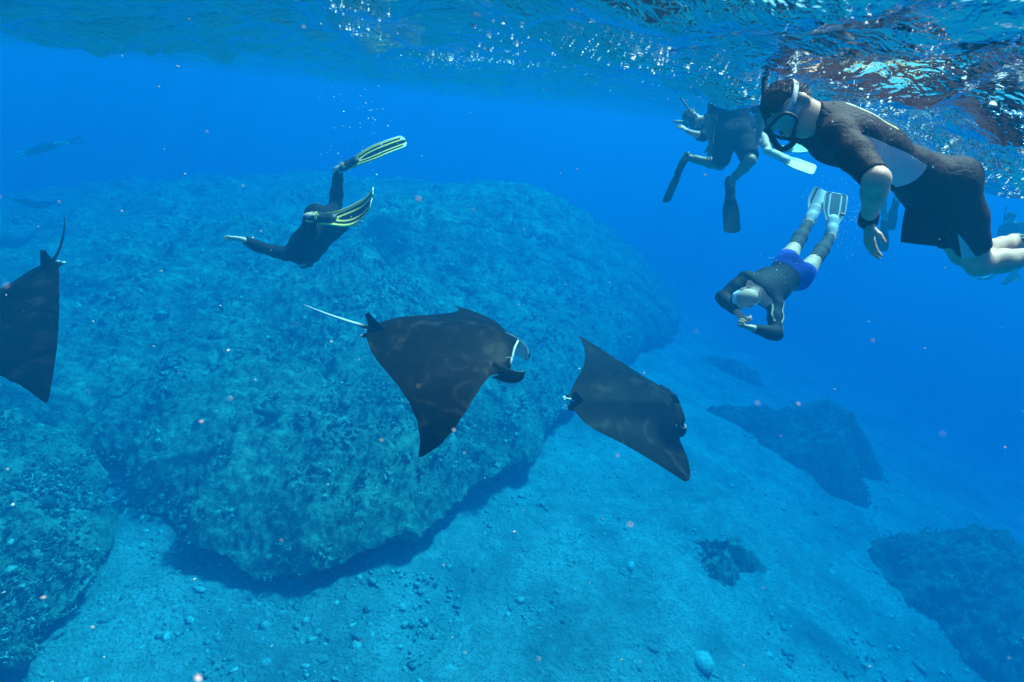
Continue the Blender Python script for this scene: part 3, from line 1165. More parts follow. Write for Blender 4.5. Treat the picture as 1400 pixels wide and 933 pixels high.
def hair_cap(root, B, mat, h=.007, strands=400):
    s = B.size
    c, u, fw, l = B.J['HD'], B.hu, B.hf, B.hl
    f = Field(c - .2, c + .2, h)
    ax = np.stack([l, fw, u])
    cut = [(c + (fw * .070 + u * .045) * s, unit(fw * 1.0 - u * .45)), (c - (u * .055 + fw * .02) * s, unit(-u + fw * .35)), (c + (fw * .012) * s, unit(fw * 1.0 - u * 1.3))]
    f.ell(c + (fw * -.006 + u * .028) * s, ax, [.081 * s, .103 * s, .098 * s], 0, cut)
    V, F = f.mesh()
    q = V - c
    nr = q / np.linalg.norm(q, axis=1, keepdims=True)
    V = V + nr * (.003 * fbm(q @ l * 60 + q @ u * 20, q @ fw * 60, 3, 5))[:, None] - nr * .004
    # strands lying back over the cap, lifted a little by the water
    n = int(strands)
    r = np.random.default_rng(3)
    ok = (q @ unit(fw * 1.0 - u * .5)) < .055 * s
    I = r.choice(np.where(ok)[0], n)
    R, N = V[I], nr[I]
    flow = unit(-u * .55 - fw * .75 + l * .0)
    D = flow + r.normal(0, .30, (n, 3)) + N * .10
    D /= np.linalg.norm(D, axis=1, keepdims=True)
    Wd = np.cross(D, N)
    Wd /= np.linalg.norm(Wd, axis=1, keepdims=True) + 1e-9
    ln = r.uniform(.012, .030, n)[:, None] * s
    w = r.uniform(.0010, .0020, n)[:, None] * s
    b0 = R - N * .002
    m1 = R + D * ln * .5 + N * .003
    t = R + D * ln + N * r.uniform(-.002, .006, n)[:, None]
    S = np.stack([b0 - Wd * w, b0 + Wd * w, m1 + Wd * w, m1 - Wd * w, t + Wd * w * .3, t - Wd * w * .3], 1).reshape(-1, 3)
    k = np.arange(n)[:, None] * 6 + len(V)
    F = np.concatenate([F, k + np.array([[0, 1, 2, 3]]), k + np.array([[3, 2, 4, 5]])])
    return mesh_obj('hair', np.concatenate([V, S]), F, mat, root)
# ------------------------------------------------------------------ the swimmers
def dirpx(dx, dy, df=0.0):
    """a direction given in picture axes: right, up, away"""
    return unit(CR * dx + CU * dy + CF * df)


def person(label, J, hu, hf, **kw):
    B = Body(J, hu, hf, kw.get('fat', 1.0), kw.get('size', 1.0))
    root = empty('person', B.J['P'])
    tag(root, label, 'person', kw.get('group', 'people swimming with the rays'))
    return B, root


# ---- the big snorkeller in the shorty wetsuit, close by on the right
def snorkeller_shorty():
    J = {}
    J['N'] = at(1119, 164, 2.34)
    J['P'] = at(1272, 250, 2.62)
    spine = unit(J['N'] - J['P'])
    near = unit(dirpx(-.05, -.22, -1))
    side = unit(near - spine * (near @ spine))
    J['sL'] = at(1146, 186, 2.24)
    J['sR'] = J['N'] - spine * .045 - side * .165
    J['eL'] = reach(J['sL'], 1199, 246, .30, -1)
    J['wL'] = reach(J['eL'], 1187, 301, .235, 1)
    J['hdL'] = dirpx(.25, -1, .3)
    J['eR'] = J['sR'] + .29 * dirpx(.9, -.22, .35)
    J['wR'] = J['eR'] + .25 * dirpx(.9, -.35, .1)
    J['hL'] = J['P'] + side * .095 - spine * .03
    J['hR'] = J['P'] - side * .095 - spine * .03
    J['kL'] = reach(J['hL'], 1338, 362, .43, 1)
    J['aL'] = J['kL'] + .42 * dirpx(1, .16, .1)
    J['kR'] = reach(J['hR'], 1318, 348, .43, 1)
    J['aR'] = J['kR'] + .42 * dirpx(1, .22, .35)
    J['tL'] = J['aL'] + .17 * dirpx(1, -.2, .1)
    J['tR'] = J['aR'] + .17 * dirpx(1, -.2, .1)
    hu = dirpx(-1, .42, -.05)
    J['HD'] = J['N'] + hu * .135 + dirpx(0, -1) * .012
    B, root = person('snorkeller in black and grey short wetsuit with white mask strap floating under the surface', J, hu, dirpx(-.42, -1, -.22), fat=.95, size=.97)
    V, F = B.build(.0095, [('L', dirpx(1, .1, -.2), .22, .22), ('R', dirpx(0, 1, 0), .5, .1)])
    mesh_obj('body', V, F, PM['skin'], root)
    V, F = B.cloth(.0085, [('uarmL', 0, .93, .010), ('uarmR', 0, .93, .010), ('thighL', 0, .80, .010), ('thighR', 0, .80, .010)], (-1, 2), .009, lambda f: f.cone(B.J['N'] - B.U * .03, .074, B.J['N'] + unit(B.J['HD'] - B.J['N']) * .035, .068, .03, cut=(B.J['N'] + unit(B.J['HD'] - B.J['N']) * .03, unit(B.J['HD'] - B.J['N']))))
    l, a, u = B.local(V)
    T = .55
    # grey wedge along the flank from the armpit, and the inner thigh panel
    mid = (.050 - .05 * (u - .3))
    half = .070 * np.clip((.98 - u) / .60, 0, 1) * (u > .28)
    pan = np.where(l > .04, half - np.abs(a - mid), -1)
    pan = np.minimum(pan, np.minimum((u - .30) * .5, .2))
    d1 = unit(B.J['kL'] - B.J['hL'])
    q = V - B.J['hL']
    tt = q @ d1 / .43
    rad = q - (q @ d1)[:, None] * d1
    ins = unit(dirpx(-.9, -.35, -.5))
    w = (rad @ unit(ins - d1 * (ins @ d1)))
    rn = np.linalg.norm(rad, axis=1)
    leg = np.where((rn < .13), (tt - .42) * .075 - np.abs((rad @ np.cross(d1, unit(ins - d1 * (ins @ d1)))) ) , -1)
    leg = np.where((w > 0) & (tt > .40) & (tt < 1), leg, -1)
    pat = np.maximum(pan, leg)
    # thin pale seams on the back
    seam = .0035 - np.abs(a + .075 + .02 * u - .0)
    seam = np.where((l > .0) & (u > .60) & (u < .93), seam, -1)
    m = two_tone('shorty_wetsuit', (.040, .0105, .0085), (.66, .55, .57), c=(.62, .60, .36), nscale=140, var=.7, bump=.3)
    mesh_obj('wetsuit', V, F, m, root, attrs={'pat': np.clip(.5 + pat * 25, 0, 1), 'pat2': np.clip(.5 + seam * 60, 0, 1)})
    hair_cap(root, B, PM['hair'], .006, 5000)
    mk = PM['glass']
    dive_mask(root, B, mk, PM['white'], frame=PM['rubber'])
    # snorkel mouthpiece loop under the face
    c, u_, fw, l_ = B.J['HD'], B.hu, B.hf, B.hl
    pts = [c + fw * .110 - u_ * .064, c + fw * .138 - u_ * .060 - l_ * .02, c + fw * .115 - u_ * .045 - l_ * .085, c + fw * .03 + u_ * .02 - l_ * .105, c - fw * .12 + u_ * .09 - l_ * .10, c - fw * .22 + u_ * .12 - l_ * .09]
    V, F = tube(catmull(pts, 50, False), np.full(50, .012), 12)
    mesh_obj('snorkel', V, F, PM['rubber'], root)
    # wrist strap with a small camera grip
    w, d = B.J['wL'], unit(B.J['wL'] - B.J['eL'])
    V, F = tube(np.array([w - d * .035, w - d * .03, w + d * .012, w + d * .016]), np.array([.030, .036, .036, .030]), 20)
    mesh_obj('wrist_band', V, F, PM['rubber'], root)
    # dark pouch hanging under the belly
    c0 = [at(1240, 282, 2.60), at(1233, 331, 2.60), at(1287, 337, 2.62), at(1290, 290, 2.62)]
    n = unit(np.cross(c0[1] - c0[0], c0[3] - c0[0]))
    g = np.zeros((10, 10, 3)); th = np.zeros((10, 10))
    for i in range(10):
        for j in range(10):
            s, t = i / 9, j / 9
            g[i, j] = (c0[0] * (1 - s) + c0[1] * s) * (1 - t) + (c0[3] * (1 - s) + c0[2] * s) * t
            th[i, j] = .004 + .022 * math.sin(math.pi * min(max(s, .05), .95)) ** .5 * math.sin(math.pi * min(max(t, .05), .95)) ** .5
    V, F = sheet(g, np.broadcast_to(n, g.shape), th)
    mesh_obj('pouch', V, F, PM['navy'], root)
    for sd in 'LR':
        fin(root, B.J['a' + sd], B.J['t' + sd], dirpx(0, -1, 0), .42, .10, .19, .1, (PM['rubber'], PM['rubber']))
    return B


BIG = snorkeller_shorty()


# ---- freediver in full black suit with yellow and black fins
def u_pattern(u, v, u0=.45, k=1.5, bands=((.80, 1.2), (.36, .50))):
    r = np.where(u > u0, np.abs(v), np.sqrt(v ** 2 + ((u0 - u) * k) ** 2))
    out = -np.ones_like(u)
    for a, b in bands:
        out = np.maximum(out, (b - a) / 2 - np.abs(r - (a + b) / 2))
    return out


def freediver():
    J = {}
    D = 6.0
    J['P'] = at(440, 302, D)
    J['N'] = at(407, 353, D + .28)
    spine = unit(J['N'] - J['P'])
    sd = dirpx(-.82, -.45, -.25)                    # picture left side of the trunk = his left
    sd = unit(sd - spine * (sd @ spine))
    J['sL'] = J['N'] - spine * .05 + sd * .17
    J['sR'] = J['N'] - spine * .05 - sd * .17
    J['eL'] = reach(J['sL'], 357, 339, .28, -1)
    J['wL'] = reach(J['eL'], 332, 328, .25, -1)
    J['hdL'] = dirpx(-1, .12, -.1)
    J['eR'] = reach(J['sR'], 458, 318, .29, 1)
    J['wR'] = reach(J['eR'], 482, 304, .24, 1)
    J['hdR'] = dirpx(.8, .55, 0)
    J['hL'] = J['P'] + sd * .09
    J['hR'] = J['P'] - sd * .09
    J['kR'] = reach(J['hR'], 459, 279, .42, 1)
    J['aR'] = reach(J['kR'], 463, 232, .40, 0)
    J['tR'] = J['aR'] + .17 * dirpx(.85, .42, -.1)
    J['kL'] = reach(J['hL'], 424, 322, .40, -1)
    J['aL'] = reach(J['kL'], 424, 297, .38, -1)
    J['tL'] = J['aL'] + .17 * dirpx(1, -.06, -.1)
    hu = dirpx(.25, .22, 1)
    J['HD'] = J['N'] + hu * .15
    B, root = person('freediver in black wetsuit with long yellow and black fins diving head down', J, hu, dirpx(-.2, -1, .2), fat=1.12, size=1.05)
    V, F = B.build(.013, [('L', dirpx(0, -1, -.3), .10, .12), ('R', dirpx(.3, -.3, 1), .12, .45)])
    mesh_obj('body', V, F, PM['skin_pale'], root)

    def hood(f):
        c = B.J['HD']
        ax = np.stack([B.hl, B.hf, B.hu])
        f.ell(c + B.hf * -.008 + B.hu * .02, ax, [.087, .105, .106], .03)
        f.cone(B.J['N'] - B.U * .03, .072, c - B.hu * .05, .068, .04)
    V, F = B.cloth(.012, [('uarmL', 0, 1), ('uarmR', 0, 1), ('farmL', 0, .94), ('farmR', 0, .94), ('thighL', 0, 1), ('thighR', 0, 1), ('shinL', 0, .98), ('shinR', 0, .98)], (-1, 2), .008, hood)
    mesh_obj('wetsuit', V, F, PM['black'], root)
    dive_mask(root, B, PM['rubber'], PM['rubber'])
    m = two_tone('yellow_black_blade', (.012, .012, .014), (1.0, .76, .20), rough=.4, var=.2, c=(.80, .80, .66), bump=.02)

    def pat(u, v):
        p = u_pattern(u, v, .42, 1.6, ((.74, 1.3), (.30, .48)))
        p = np.maximum(p, np.where(u < .20, .10 - np.abs(np.abs(v) - .62), -1))
        p2 = np.where(u > .62, u_pattern(u, v, .42, 1.6, ((.90, 1.3),)), -1)
        p2 = np.maximum(p2, np.where(u > .93, .12 - np.abs(np.abs(v) - .6) * .5, -1))
        return p, p2
    pk = two_tone('yellow_black_pocket', (.015, .015, .016), (1.0, .76, .20))
    pocket = plain('yellow_rubber', (.85, .66, .22), .45, .4, 14, .1, .02)
    fin(root, B.J['aL'], B.J['tL'], dirpx(-.1, .60, -1), .68, .13, .27, 1.12, (PM['rubber'], m, pocket), pat, res=(80, 45), twist=-.1)
    fin(root, B.J['aR'], B.J['tR'], dirpx(-.30, .45, -1), .70, .13, .24, -.25, (PM['rubber'], m, pocket), pat, res=(80, 45), twist=.15)
    for sd_ in 'LR':
        a, t = B.J['a' + sd_], B.J['t' + sd_]
        P = [a + (t - a) * f for f in (.35, .42, .5)]
        V, F = tube(np.array(P), np.array([.050, .053, .054]), 20)
        mesh_obj('fin_band', V, F, pocket, root)
    return B


FREE = freediver()


# ---- bald diver in dark top and blue trunks heading down
def bald_diver():
    J = {}
    J['N'] = at(1035, 402, 4.86)
    J['P'] = at(1080, 374, 5.18)
    spine = unit(J['N'] - J['P'])
    L = dirpx(.62, -.72, -.35)                       # lower right in the picture = his left
    L = unit(L - spine * (L @ spine))
    J['sL'] = J['N'] - spine * .05 + L * .165
    J['sR'] = J['N'] - spine * .05 - L * .165
    J['eL'] = reach(J['sL'], 1061, 457, .29, -1)
    J['wL'] = reach(J['eL'], 1029, 449, .24, -1)
    J['eR'] = reach(J['sR'], 987, 407, .27, -1)
    J['wR'] = reach(J['eR'], 1008, 428, .23, -1)
    J['hdL'] = dirpx(-1, .25, 0)
    J['hdR'] = dirpx(.6, -.6, -.2)
    J['hL'] = J['P'] + L * .092 - spine * .03
    J['hR'] = J['P'] - L * .092 - spine * .03
    J['kL'] = reach(J['hL'], 1119, 349, .41, 1)
    J['aL'] = reach(J['kL'], 1136, 323, .39, 1)
    J['kR'] = reach(J['hR'], 1089, 333, .41, 1)
    J['aR'] = reach(J['kR'], 1106, 304, .39, 1)
    J['tL'] = J['aL'] + .16 * dirpx(.30, .95, .30)
    J['tR'] = J['aR'] + .16 * dirpx(.50, .85, .30)
    hu = dirpx(-.28, -.10, -1)
    J['HD'] = J['N'] + unit(dirpx(-1, -.32, -.45)) * .135
    B, root = person('diver in black top and blue swim trunks with white fins swimming down', J, hu, dirpx(-1, -.42, .2), fat=1.03)
    V, F = B.build(.012, [('L', dirpx(-.2, 1, .1), .6, .05, True), ('R', dirpx(.3, .5, .3), .55, .05, True)])
    mesh_obj('body', V, F, PM['skin'], root)
    V, F = B.cloth(.010, [('uarmL', 0, 1), ('uarmR', 0, 1), ('farmL', 0, .92), ('farmR', 0, .92)], (.10, .96), .009)
    l, a, u = B.local(V)
    side = np.where(l > .02, .045 - np.abs(a - .0) + .02 * (u - .5), -1)
    side = np.minimum(side, np.minimum((u - .16) * .3, (.62 - u) * .3))
    dL = unit(B.J['eL'] - B.J['sL'])
    q = V - B.J['sL']
    tt = q @ dL
    out = q @ unit(L - dL * (L @ dL))
    arm = np.where((tt > .10) & (tt < .29) & (out > -.01) & (np.linalg.norm(q - tt[:, None] * dL, axis=1) < .075), .03 - np.abs(q @ np.cross(dL, L)), -1)
    seam = np.where((tt > -.03) & (tt < .20), .004 - np.abs(q @ np.cross(dL, L) - .035), -1)
    seam = np.where(np.linalg.norm(q - tt[:, None] * dL, axis=1) < .09, seam, -1)
    m = two_tone('dark_rash_top', (.014, .016, .022), (.15, .20, .24), c=(.62, .62, .40))
    mesh_obj('rash_top', V, F, m, root, attrs={'pat': np.clip(.5 + np.maximum(side, arm) * 25, 0, 1), 'pat2': np.clip(.5 + seam * 60, 0, 1)})
    V, F = B.cloth(.010, [('thighL', 0, .36, .013), ('thighR', 0, .36, .013)], (-1, .16), .013)
    mesh_obj('swim_trunks', V, F, PM['blue'], root)
    for sd in 'LR':
        f = Field(B.lo, B.hi, .010)
        B.limb(f, 'thigh' + sd, .006, .80, 1)
        B.limb(f, 'shin' + sd, .006, 0, .97)
        V, F = f.mesh()
        mesh_obj('leg_sleeve', V, F, PM['sleeve'], root)
    mk = NT('white_mask_skirt').surf((.70, .78, .82), .4, .4)
    dive_mask(root, B, mk, PM['white'])
    m = two_tone('white_grey_blade', (.74, .77, .78), (.12, .16, .19), rough=.4, var=.06, bump=.02)
    m2 = two_tone('grey_white_blade', (.10, .14, .17), (.62, .70, .74), rough=.4, var=.1, bump=.02)
    p1 = lambda u, v: u_pattern(u, v, .50, 1.8, ((.52, .72),))
    p2 = lambda u, v: np.maximum(u_pattern(u, v, .45, 1.6, ((.90, 1.3), (.42, .56))), np.where(u < .18, .1 - np.abs(np.abs(v) - .5), -1))
    fin(root, B.J['aR'], B.J['tR'], dirpx(-.5, .25, -1), .36, .105, .20, -.12, (PM['white'], m, PM['grey']), p1, res=(64, 41), twist=-.45)
    fin(root, B.J['aL'], B.J['tL'], dirpx(-.15, .25, -1), .42, .105, .215, -.05, (PM['white'], m2, PM['grey']), p2, res=(64, 41))
    return B


BALD = bald_diver()


# ---- man in dark shorts treading water, head above the surface
def treading(label, pelvis, up, left, legs, arms, D, cloth, size=1.0, h=.013, skin='skin_tan', finlen=.42, headless=False, hu=None, hf=None, fins='rubber', hair=True, finw=.19, mask=True, shorts=.030, torso_len=.52):
    """general swimmer: pelvis (px,py), trunk direction, his left side, then for each leg and arm the pixels and near/far signs"""
    J = {'P': at(pelvis[0], pelvis[1], D)}
    U = unit(up)
    J['N'] = J['P'] + U * torso_len * size
    L = unit(left - U * np.dot(left, U))
    J['sL'] = J['N'] - U * .05 + L * .17 * size
    J['sR'] = J['N'] - U * .05 - L * .17 * size
    J['hL'] = J['P'] + L * .09 * size - U * .03
    J['hR'] = J['P'] - L * .09 * size - U * .03
    for sd in 'LR':
        (kx, ky, ks), (ax, ay, as_), tdir = legs[sd][:3]
        J['k' + sd] = reach(J['h' + sd], kx, ky, .42 * size, ks)
        J['a' + sd] = reach(J['k' + sd], ax, ay, .40 * size, as_)
        J['t' + sd] = J['a' + sd] + unit(tdir) * .16 * size
        (ex, ey, es), (wx, wy, ws_) = arms[sd][:2]
        J['e' + sd] = reach(J['s' + sd], ex, ey, .29 * size, es)
        J['w' + sd] = reach(J['e' + sd], wx, wy, .24 * size, ws_)
        if len(arms[sd]) > 2: J['hd' + sd] = arms[sd][2]
    hu = U if hu is None else unit(hu)
    J['HD'] = J['N'] + unit(U + hu) * .15 * size
    B, root = person(label, J, hu, np.cross(L, U) if hf is None else hf, size=size)
    V, F = B.build(h, [('L', dirpx(0, -1, -.2), .25, .2), ('R', dirpx(0, -.6, .6), .35, .15)])
    mesh_obj('body', V, F, PM[skin], root)
    for nm, items, tor, off, mat in cloth:
        V, F = B.cloth(h * .9, items, tor, off)
        mesh_obj(nm, V, F, PM[mat], root)
    if hair: hair_cap(root, B, PM['hair'], .008)
    if mask: dive_mask(root, B, PM['rubber'], PM['rubber'], 1)
    for sd in 'LR':
        nr = legs[sd][3]
        bend = legs[sd][4] if len(legs[sd]) > 4 else .1
        fin(root, B.J['a' + sd], B.J['t' + sd], nr, finlen * size, .10, finw, bend, (PM[fins], PM[fins]), res=(30, 17))
    return B, root


SHORTS = ('swim_shorts', [('thighL', 0, .86, .026, .012), ('thighR', 0, .86, .026, .012)], (-1, .22), .020, 'navy')
TEE = ('rash_shirt', [('uarmL', 0, .75, .014), ('uarmR', 0, .75, .014)], (.05, .97), .014, 'navy')
LONG = ('rash_shirt', [('uarmL', 0, 1, .012), ('uarmR', 0, 1, .012), ('farmL', 0, .3, .012), ('farmR', 0, .3, .012)], (.05, .97), .012, 'navy')
A, aroot = treading('swimmer in dark shorts and black fins treading water with bent knees', (1003, 184), dirpx(.05, 1, .10), dirpx(-1, 0, .12),
    {'L': ((985, 226, 1), (933, 214, 1), dirpx(-.45, -.9, .05), dirpx(-.9, .45, -.3), -.12), 'R': ((1026, 220, -1), (998, 249, 1), dirpx(.05, -1, .0), dirpx(.1, .1, -1), .05)},
    {'L': ((968, 178, 1), (972, 200, 1)), 'R': ((1045, 172, -1), (1036, 195, -1), dirpx(-.5, -.9, -.1))}, 6.15, [TEE, SHORTS], hair=True, hf=dirpx(-.3, 0, 1), finlen=.46)
w_, d_ = A.J['wR'], unit(A.J['wR'] - A.J['eR'])
V_, F_ = tube(np.array([w_ - d_ * .02, w_ - d_ * .016, w_ + d_ * .012, w_ + d_ * .016]), np.array([.027, .033, .033, .027]), 16)
mesh_obj('watch', V_, F_, PM['white'], aroot)

PM['pale'] = plain('pale_yellow_rubber', (.72, .72, .55), .5, .4, 14, .08, .02)
treading('snorkeller with pale yellow fins and one hand held out beyond the swimmer in shorts', (1020, 172), dirpx(-1, .12, .1), dirpx(0, .25, 1),
    {'L': ((1046, 182, 1), (1058, 205, 1), dirpx(.9, .02, -.2), dirpx(.2, .7, -1)), 'R': ((1040, 186, -1), (1052, 208, -1), dirpx(.75, -.42, -.2), dirpx(.4, .5, -1))},
    {'R': ((962, 187, -1), (942, 181, -1), dirpx(-.8, .6, 0)), 'L': ((955, 172, 1), (935, 168, 1))}, 7.0,
    [LONG, ('swim_shorts', [('thighL', 0, .7, .02), ('thighR', 0, .7, .02)], (-1, .22), .018, 'navy')], hu=dirpx(-.75, .6, .1), hf=dirpx(-.7, -.7, -.2), skin='skin', fins='pale', finw=.21)

treading('dim far swimmer with dark fins hanging behind the snorkeller in short wetsuit', (1212, 232), dirpx(.15, 1, .1), dirpx(-1, 0, .2),
    {'L': ((1206, 272, -1), (1210, 302, 1), dirpx(-.12, -1, 0), dirpx(-.3, 0, -1)), 'R': ((1232, 262, -1), (1226, 272, 1), dirpx(-.05, -1, .3), dirpx(.1, .2, -1))},
    {'L': ((1180, 262, 1), (1174, 288, -1)), 'R': ((1240, 240, 1), (1250, 255, 1))}, 9.0,
    [TEE, SHORTS], h=.017, skin='skin', finlen=.40)
treading('shadowy far swimmer hanging at the surface beyond the bare leg', (1388, 338), dirpx(-.05, 1, .1), dirpx(-1, 0, .2),
    {'L': ((1372, 366, -1), (1352, 380, 1), dirpx(-.9, -.1, 0), dirpx(0, 1, -.2)), 'R': ((1392, 372, -1), (1372, 388, 1), dirpx(1, .5, .2), dirpx(.3, .6, -1))},
    {'L': ((1366, 325, 1), (1362, 350, -1)), 'R': ((1420, 330, 1), (1430, 350, 1))}, 12.5,
    [TEE, SHORTS], h=.017, skin='skin', finlen=.34)
treading('faint far snorkeller stretched out flat under the surface', (62, 202), dirpx(-1, -.28, .1), dirpx(.1, -.1, -1),
    {'L': ((82, 196, -1), (100, 191, 1), dirpx(1, .3, 0), dirpx(-.3, 1, 0)), 'R': ((80, 198, 1), (96, 196, 1), dirpx(1, .2, .2), dirpx(-.3, 1, 0))},
    {'L': ((28, 215, -1), (10, 218, 1)), 'R': ((30, 208, 1), (14, 208, 1))}, 22.0,
    [TEE, SHORTS], h=.022, skin='skin', hu=dirpx(-1, -.1, 0), hf=dirpx(-.2, -1, 0))
# ------------------------------------------------------------------ coral growth, rubble, bubbles, drifting specks
def ico(sub):
    bm = bmesh.new()
    bmesh.ops.create_icosphere(bm, subdivisions=sub, radius=1.0)
    v = np.array([x.co[:] for x in bm.verts]); f = np.array([[q.index for q in g.verts] for g in bm.faces])
    bm.free()
    return v, f


def scatter_mesh(name, shapes, pos, size, mat, flat=(1, 1, 1), label=None, cat=None, tilt=True, tint=True):
    """one mesh of many small pieces; shapes: list of (v,f)"""
    n = len(pos)
    V, F, T, off = [], [], [], 0
    kind = rng.integers(0, len(shapes), n)
    for k, (v, f) in enumerate(shapes):
        I = np.where(kind == k)[0]
        if len(I) == 0: continue
        a = rng.uniform(0, 2 * math.pi, len(I))
        ca, sa = np.cos(a), np.sin(a)
        sz = size[I][:, None] * (rng.uniform(.75, 1.3, (len(I), 3)) if tilt else np.ones((len(I), 3))) * np.asarray(flat)
        q = v[None] * sz[:, None]
        x = q[..., 0] * ca[:, None] - q[..., 1] * sa[:, None]
        y = q[..., 0] * sa[:, None] + q[..., 1] * ca[:, None]
        P = np.stack([x, y, q[..., 2]], -1) + pos[I][:, None]
        V.append(P.reshape(-1, 3))
        F.append((f[None] + (np.arange(len(I)) * len(v))[:, None, None]).reshape(-1, f.shape[1]) + off)
        T.append(np.repeat(rng.uniform(0, 1, len(I)), len(v)))
        off += len(I) * len(v)
    o = mesh_obj(name, np.concatenate(V), np.concatenate(F), mat, attrs={'tint': np.concatenate(T)} if tint else None)
    tag(o, label, cat, kind='stuff')
    return o


def lump(sub, amp, freq, seed):
    v, f = ico(sub)
    r = 1 + amp * (fbm(v[:, 0] * freq + 3 * v[:, 2], v[:, 1] * freq - 2 * v[:, 2], 3, seed, .7))
    return v * r[:, None], f


def tint_mat(name, stops, rough=.9, nscale=25):
    m = NT(name)
    c = m.ramp(m.attr('tint'), stops)
    n = m.noise(nscale, 4, .7)
    c = m.mix(1.0, c, m.ramp(n, [(.35, (.45, .45, .45)), (.65, (1.3, 1.3, 1.3))]), 'MULTIPLY')
    return m.surf(c, rough, .08, m.bump(n, .8, .03))


CORALM = tint_mat('coral_growth', [(0, (.06, .08, .07)), (.45, (.17, .20, .16)), (.80, (.32, .35, .27)), (1, (.58, .61, .50))])
STONEM = tint_mat('rubble_stones', [(0, (.28, .30, .29)), (.5, (.45, .47, .44)), (1, (.66, .67, .62))])


def reef_points(V, n, lo=.15):
    nr, nt = V.shape[:2]
    A = np.linalg.norm(np.cross(np.gradient(V, axis=0), np.gradient(V, axis=1)), axis=-1)
    d = np.linalg.norm(V - CAM_POS, axis=-1)
    P = project(V)
    vis = (P[..., 2] > 0) & (P[..., 0] > -80) & (P[..., 0] < 1480) & (P[..., 1] < 1000)
    w = A * vis / d ** 1.3
    w[:2] = 0
    # patchy cover
    w = w * np.clip(.35 + fbm(V[..., 0] * .8, V[..., 1] * .8, 3, 91), .03, 2)
    w = w / w.sum()
    I = rng.choice(w.size, n, p=w.ravel())
    p = V.reshape(-1, 3)[I] + rng.normal(0, .04, (n, 3)) * np.array([1, 1, .2])
    return p


CL = [lump(1, .5, 2.6, 1), lump(1, .65, 3.4, 2), lump(1, .55, 4.4, 3), lump(1, .7, 2.2, 4)]


def knobs(V, n, per):
    c = np.repeat(reef_points(V, n), per, 0)
    return c + rng.normal(0, 1, c.shape) * np.array([.13, .13, .035])




def tuft(np_, seed):
    r = np.random.default_rng(seed)
    V, F = [], []
    for _ in range(np_):
        d = np.array([*r.normal(0, .75, 2), 1.0]); d /= np.linalg.norm(d)
        x = np.cross(d, [1, 0, .2]); x /= np.linalg.norm(x)
        y = np.cross(d, x)
        w, ln = r.uniform(.16, .26), r.uniform(.8, 1.5)
        o = d * .12
        k = len(V)
        for lv, ww in ((0, w), (.7, w * .85)):
            V += [o + d * ln * lv + ww * (math.cos(a) * x + math.sin(a) * y) for a in (0, 2.1, 4.2)]
        V.append(o + d * ln * .95)
        F += [(k, k + 1, k + 4), (k, k + 4, k + 3), (k + 1, k + 2, k + 5), (k + 1, k + 5, k + 4), (k + 2, k, k + 3), (k + 2, k + 3, k + 5), (k + 3, k + 4, k + 6), (k + 4, k + 5, k + 6), (k + 5, k + 3, k + 6)]
    return np.array(V), np.array(F)


TF = [tuft(5, 1), tuft(5, 2), tuft(6, 3), tuft(5, 4)]
tp = knobs(REEFS[0][1], 2900, 5)
scatter_mesh('branching_coral', TF, tp, np.exp(rng.normal(math.log(.060), .40, len(tp))), CORALM, (1, 1, .8), 'short branching coral tufts bristling over the reef terrace', 'coral')
tp = np.concatenate([knobs(REEFS[1][1], 560, 5), *[knobs(r[1], k, 5) for r, k in zip(REEFS[2:], (25, 320, 320, 60))]])
scatter_mesh('branching_coral', TF, tp, np.exp(rng.normal(math.log(.050), .40, len(tp))), CORALM, (1, 1, .8), 'short branching coral tufts on the lone coral blocks', 'coral')
big = knobs(REEFS[0][1], 900, 5)
sz = np.exp(rng.normal(math.log(.046), .42, len(big)))
scatter_mesh('coral_growth', CL, big, sz, CORALM, (1, 1, .9), 'mottled coral growth crusting the reef terrace', 'coral')
pts = np.concatenate([knobs(REEFS[1][1], 150, 5), *[knobs(r[1], 30, 5) for r in REEFS[2:]]])
scatter_mesh('coral_growth', CL, pts, np.exp(rng.normal(math.log(.036), .42, len(pts))), CORALM, (1, 1, .9), 'mottled coral growth on the lone coral blocks', 'coral')

# rubble on the sand
n = 5200
px = np.stack([rng.uniform(-60, 1460, n * 2), rng.uniform(520, 990, n * 2)], -1)
pp = []
for x, y in px:
    r = CF + (x - 700.0) / FPX * CR + (466.5 - y) / FPX * CU
    p = CAM_POS + r * ((BED - CAM_POS[2]) / r[2])
    for _ in range(3): p = CAM_POS + r * ((float(bed_z(p[0], p[1])) - CAM_POS[2]) / r[2])
    if p[1] < 30: pp.append(p)
pp = np.array(pp)
keep = rng.uniform(0, 1, len(pp)) < np.clip(.5 + .35 * fbm(pp[:, 0] * .5, pp[:, 1] * .5, 3, 95), .06, 1)
pp = pp[keep]
scatter_mesh('rubble', [lump(1, .35, 1.7, 5), lump(1, .5, 2.1, 6), lump(1, .3, 1.3, 7)], pp, np.exp(rng.normal(math.log(.036), .55, len(pp))), STONEM, (1, .75, .42), 'scattered coral rubble lying on the pale sea floor', 'rubble')

# bubbles
BUB = plain('air_bubble', (.86, .88, .90), .12, .8, 5, .02, .0)
ball = [ico(1)]


def cloud(n, fx, fy, fd, smin, smax):
    P = np.array([at(fx(), fy(), fd()) for _ in range(n)])
    s = smin * (smax / smin) ** (rng.uniform(0, 1, n) ** 2.2)
    keep = P[:, 2] < surf_z(P[:, 0], P[:, 1]) - .02
    return P[keep], s[keep]


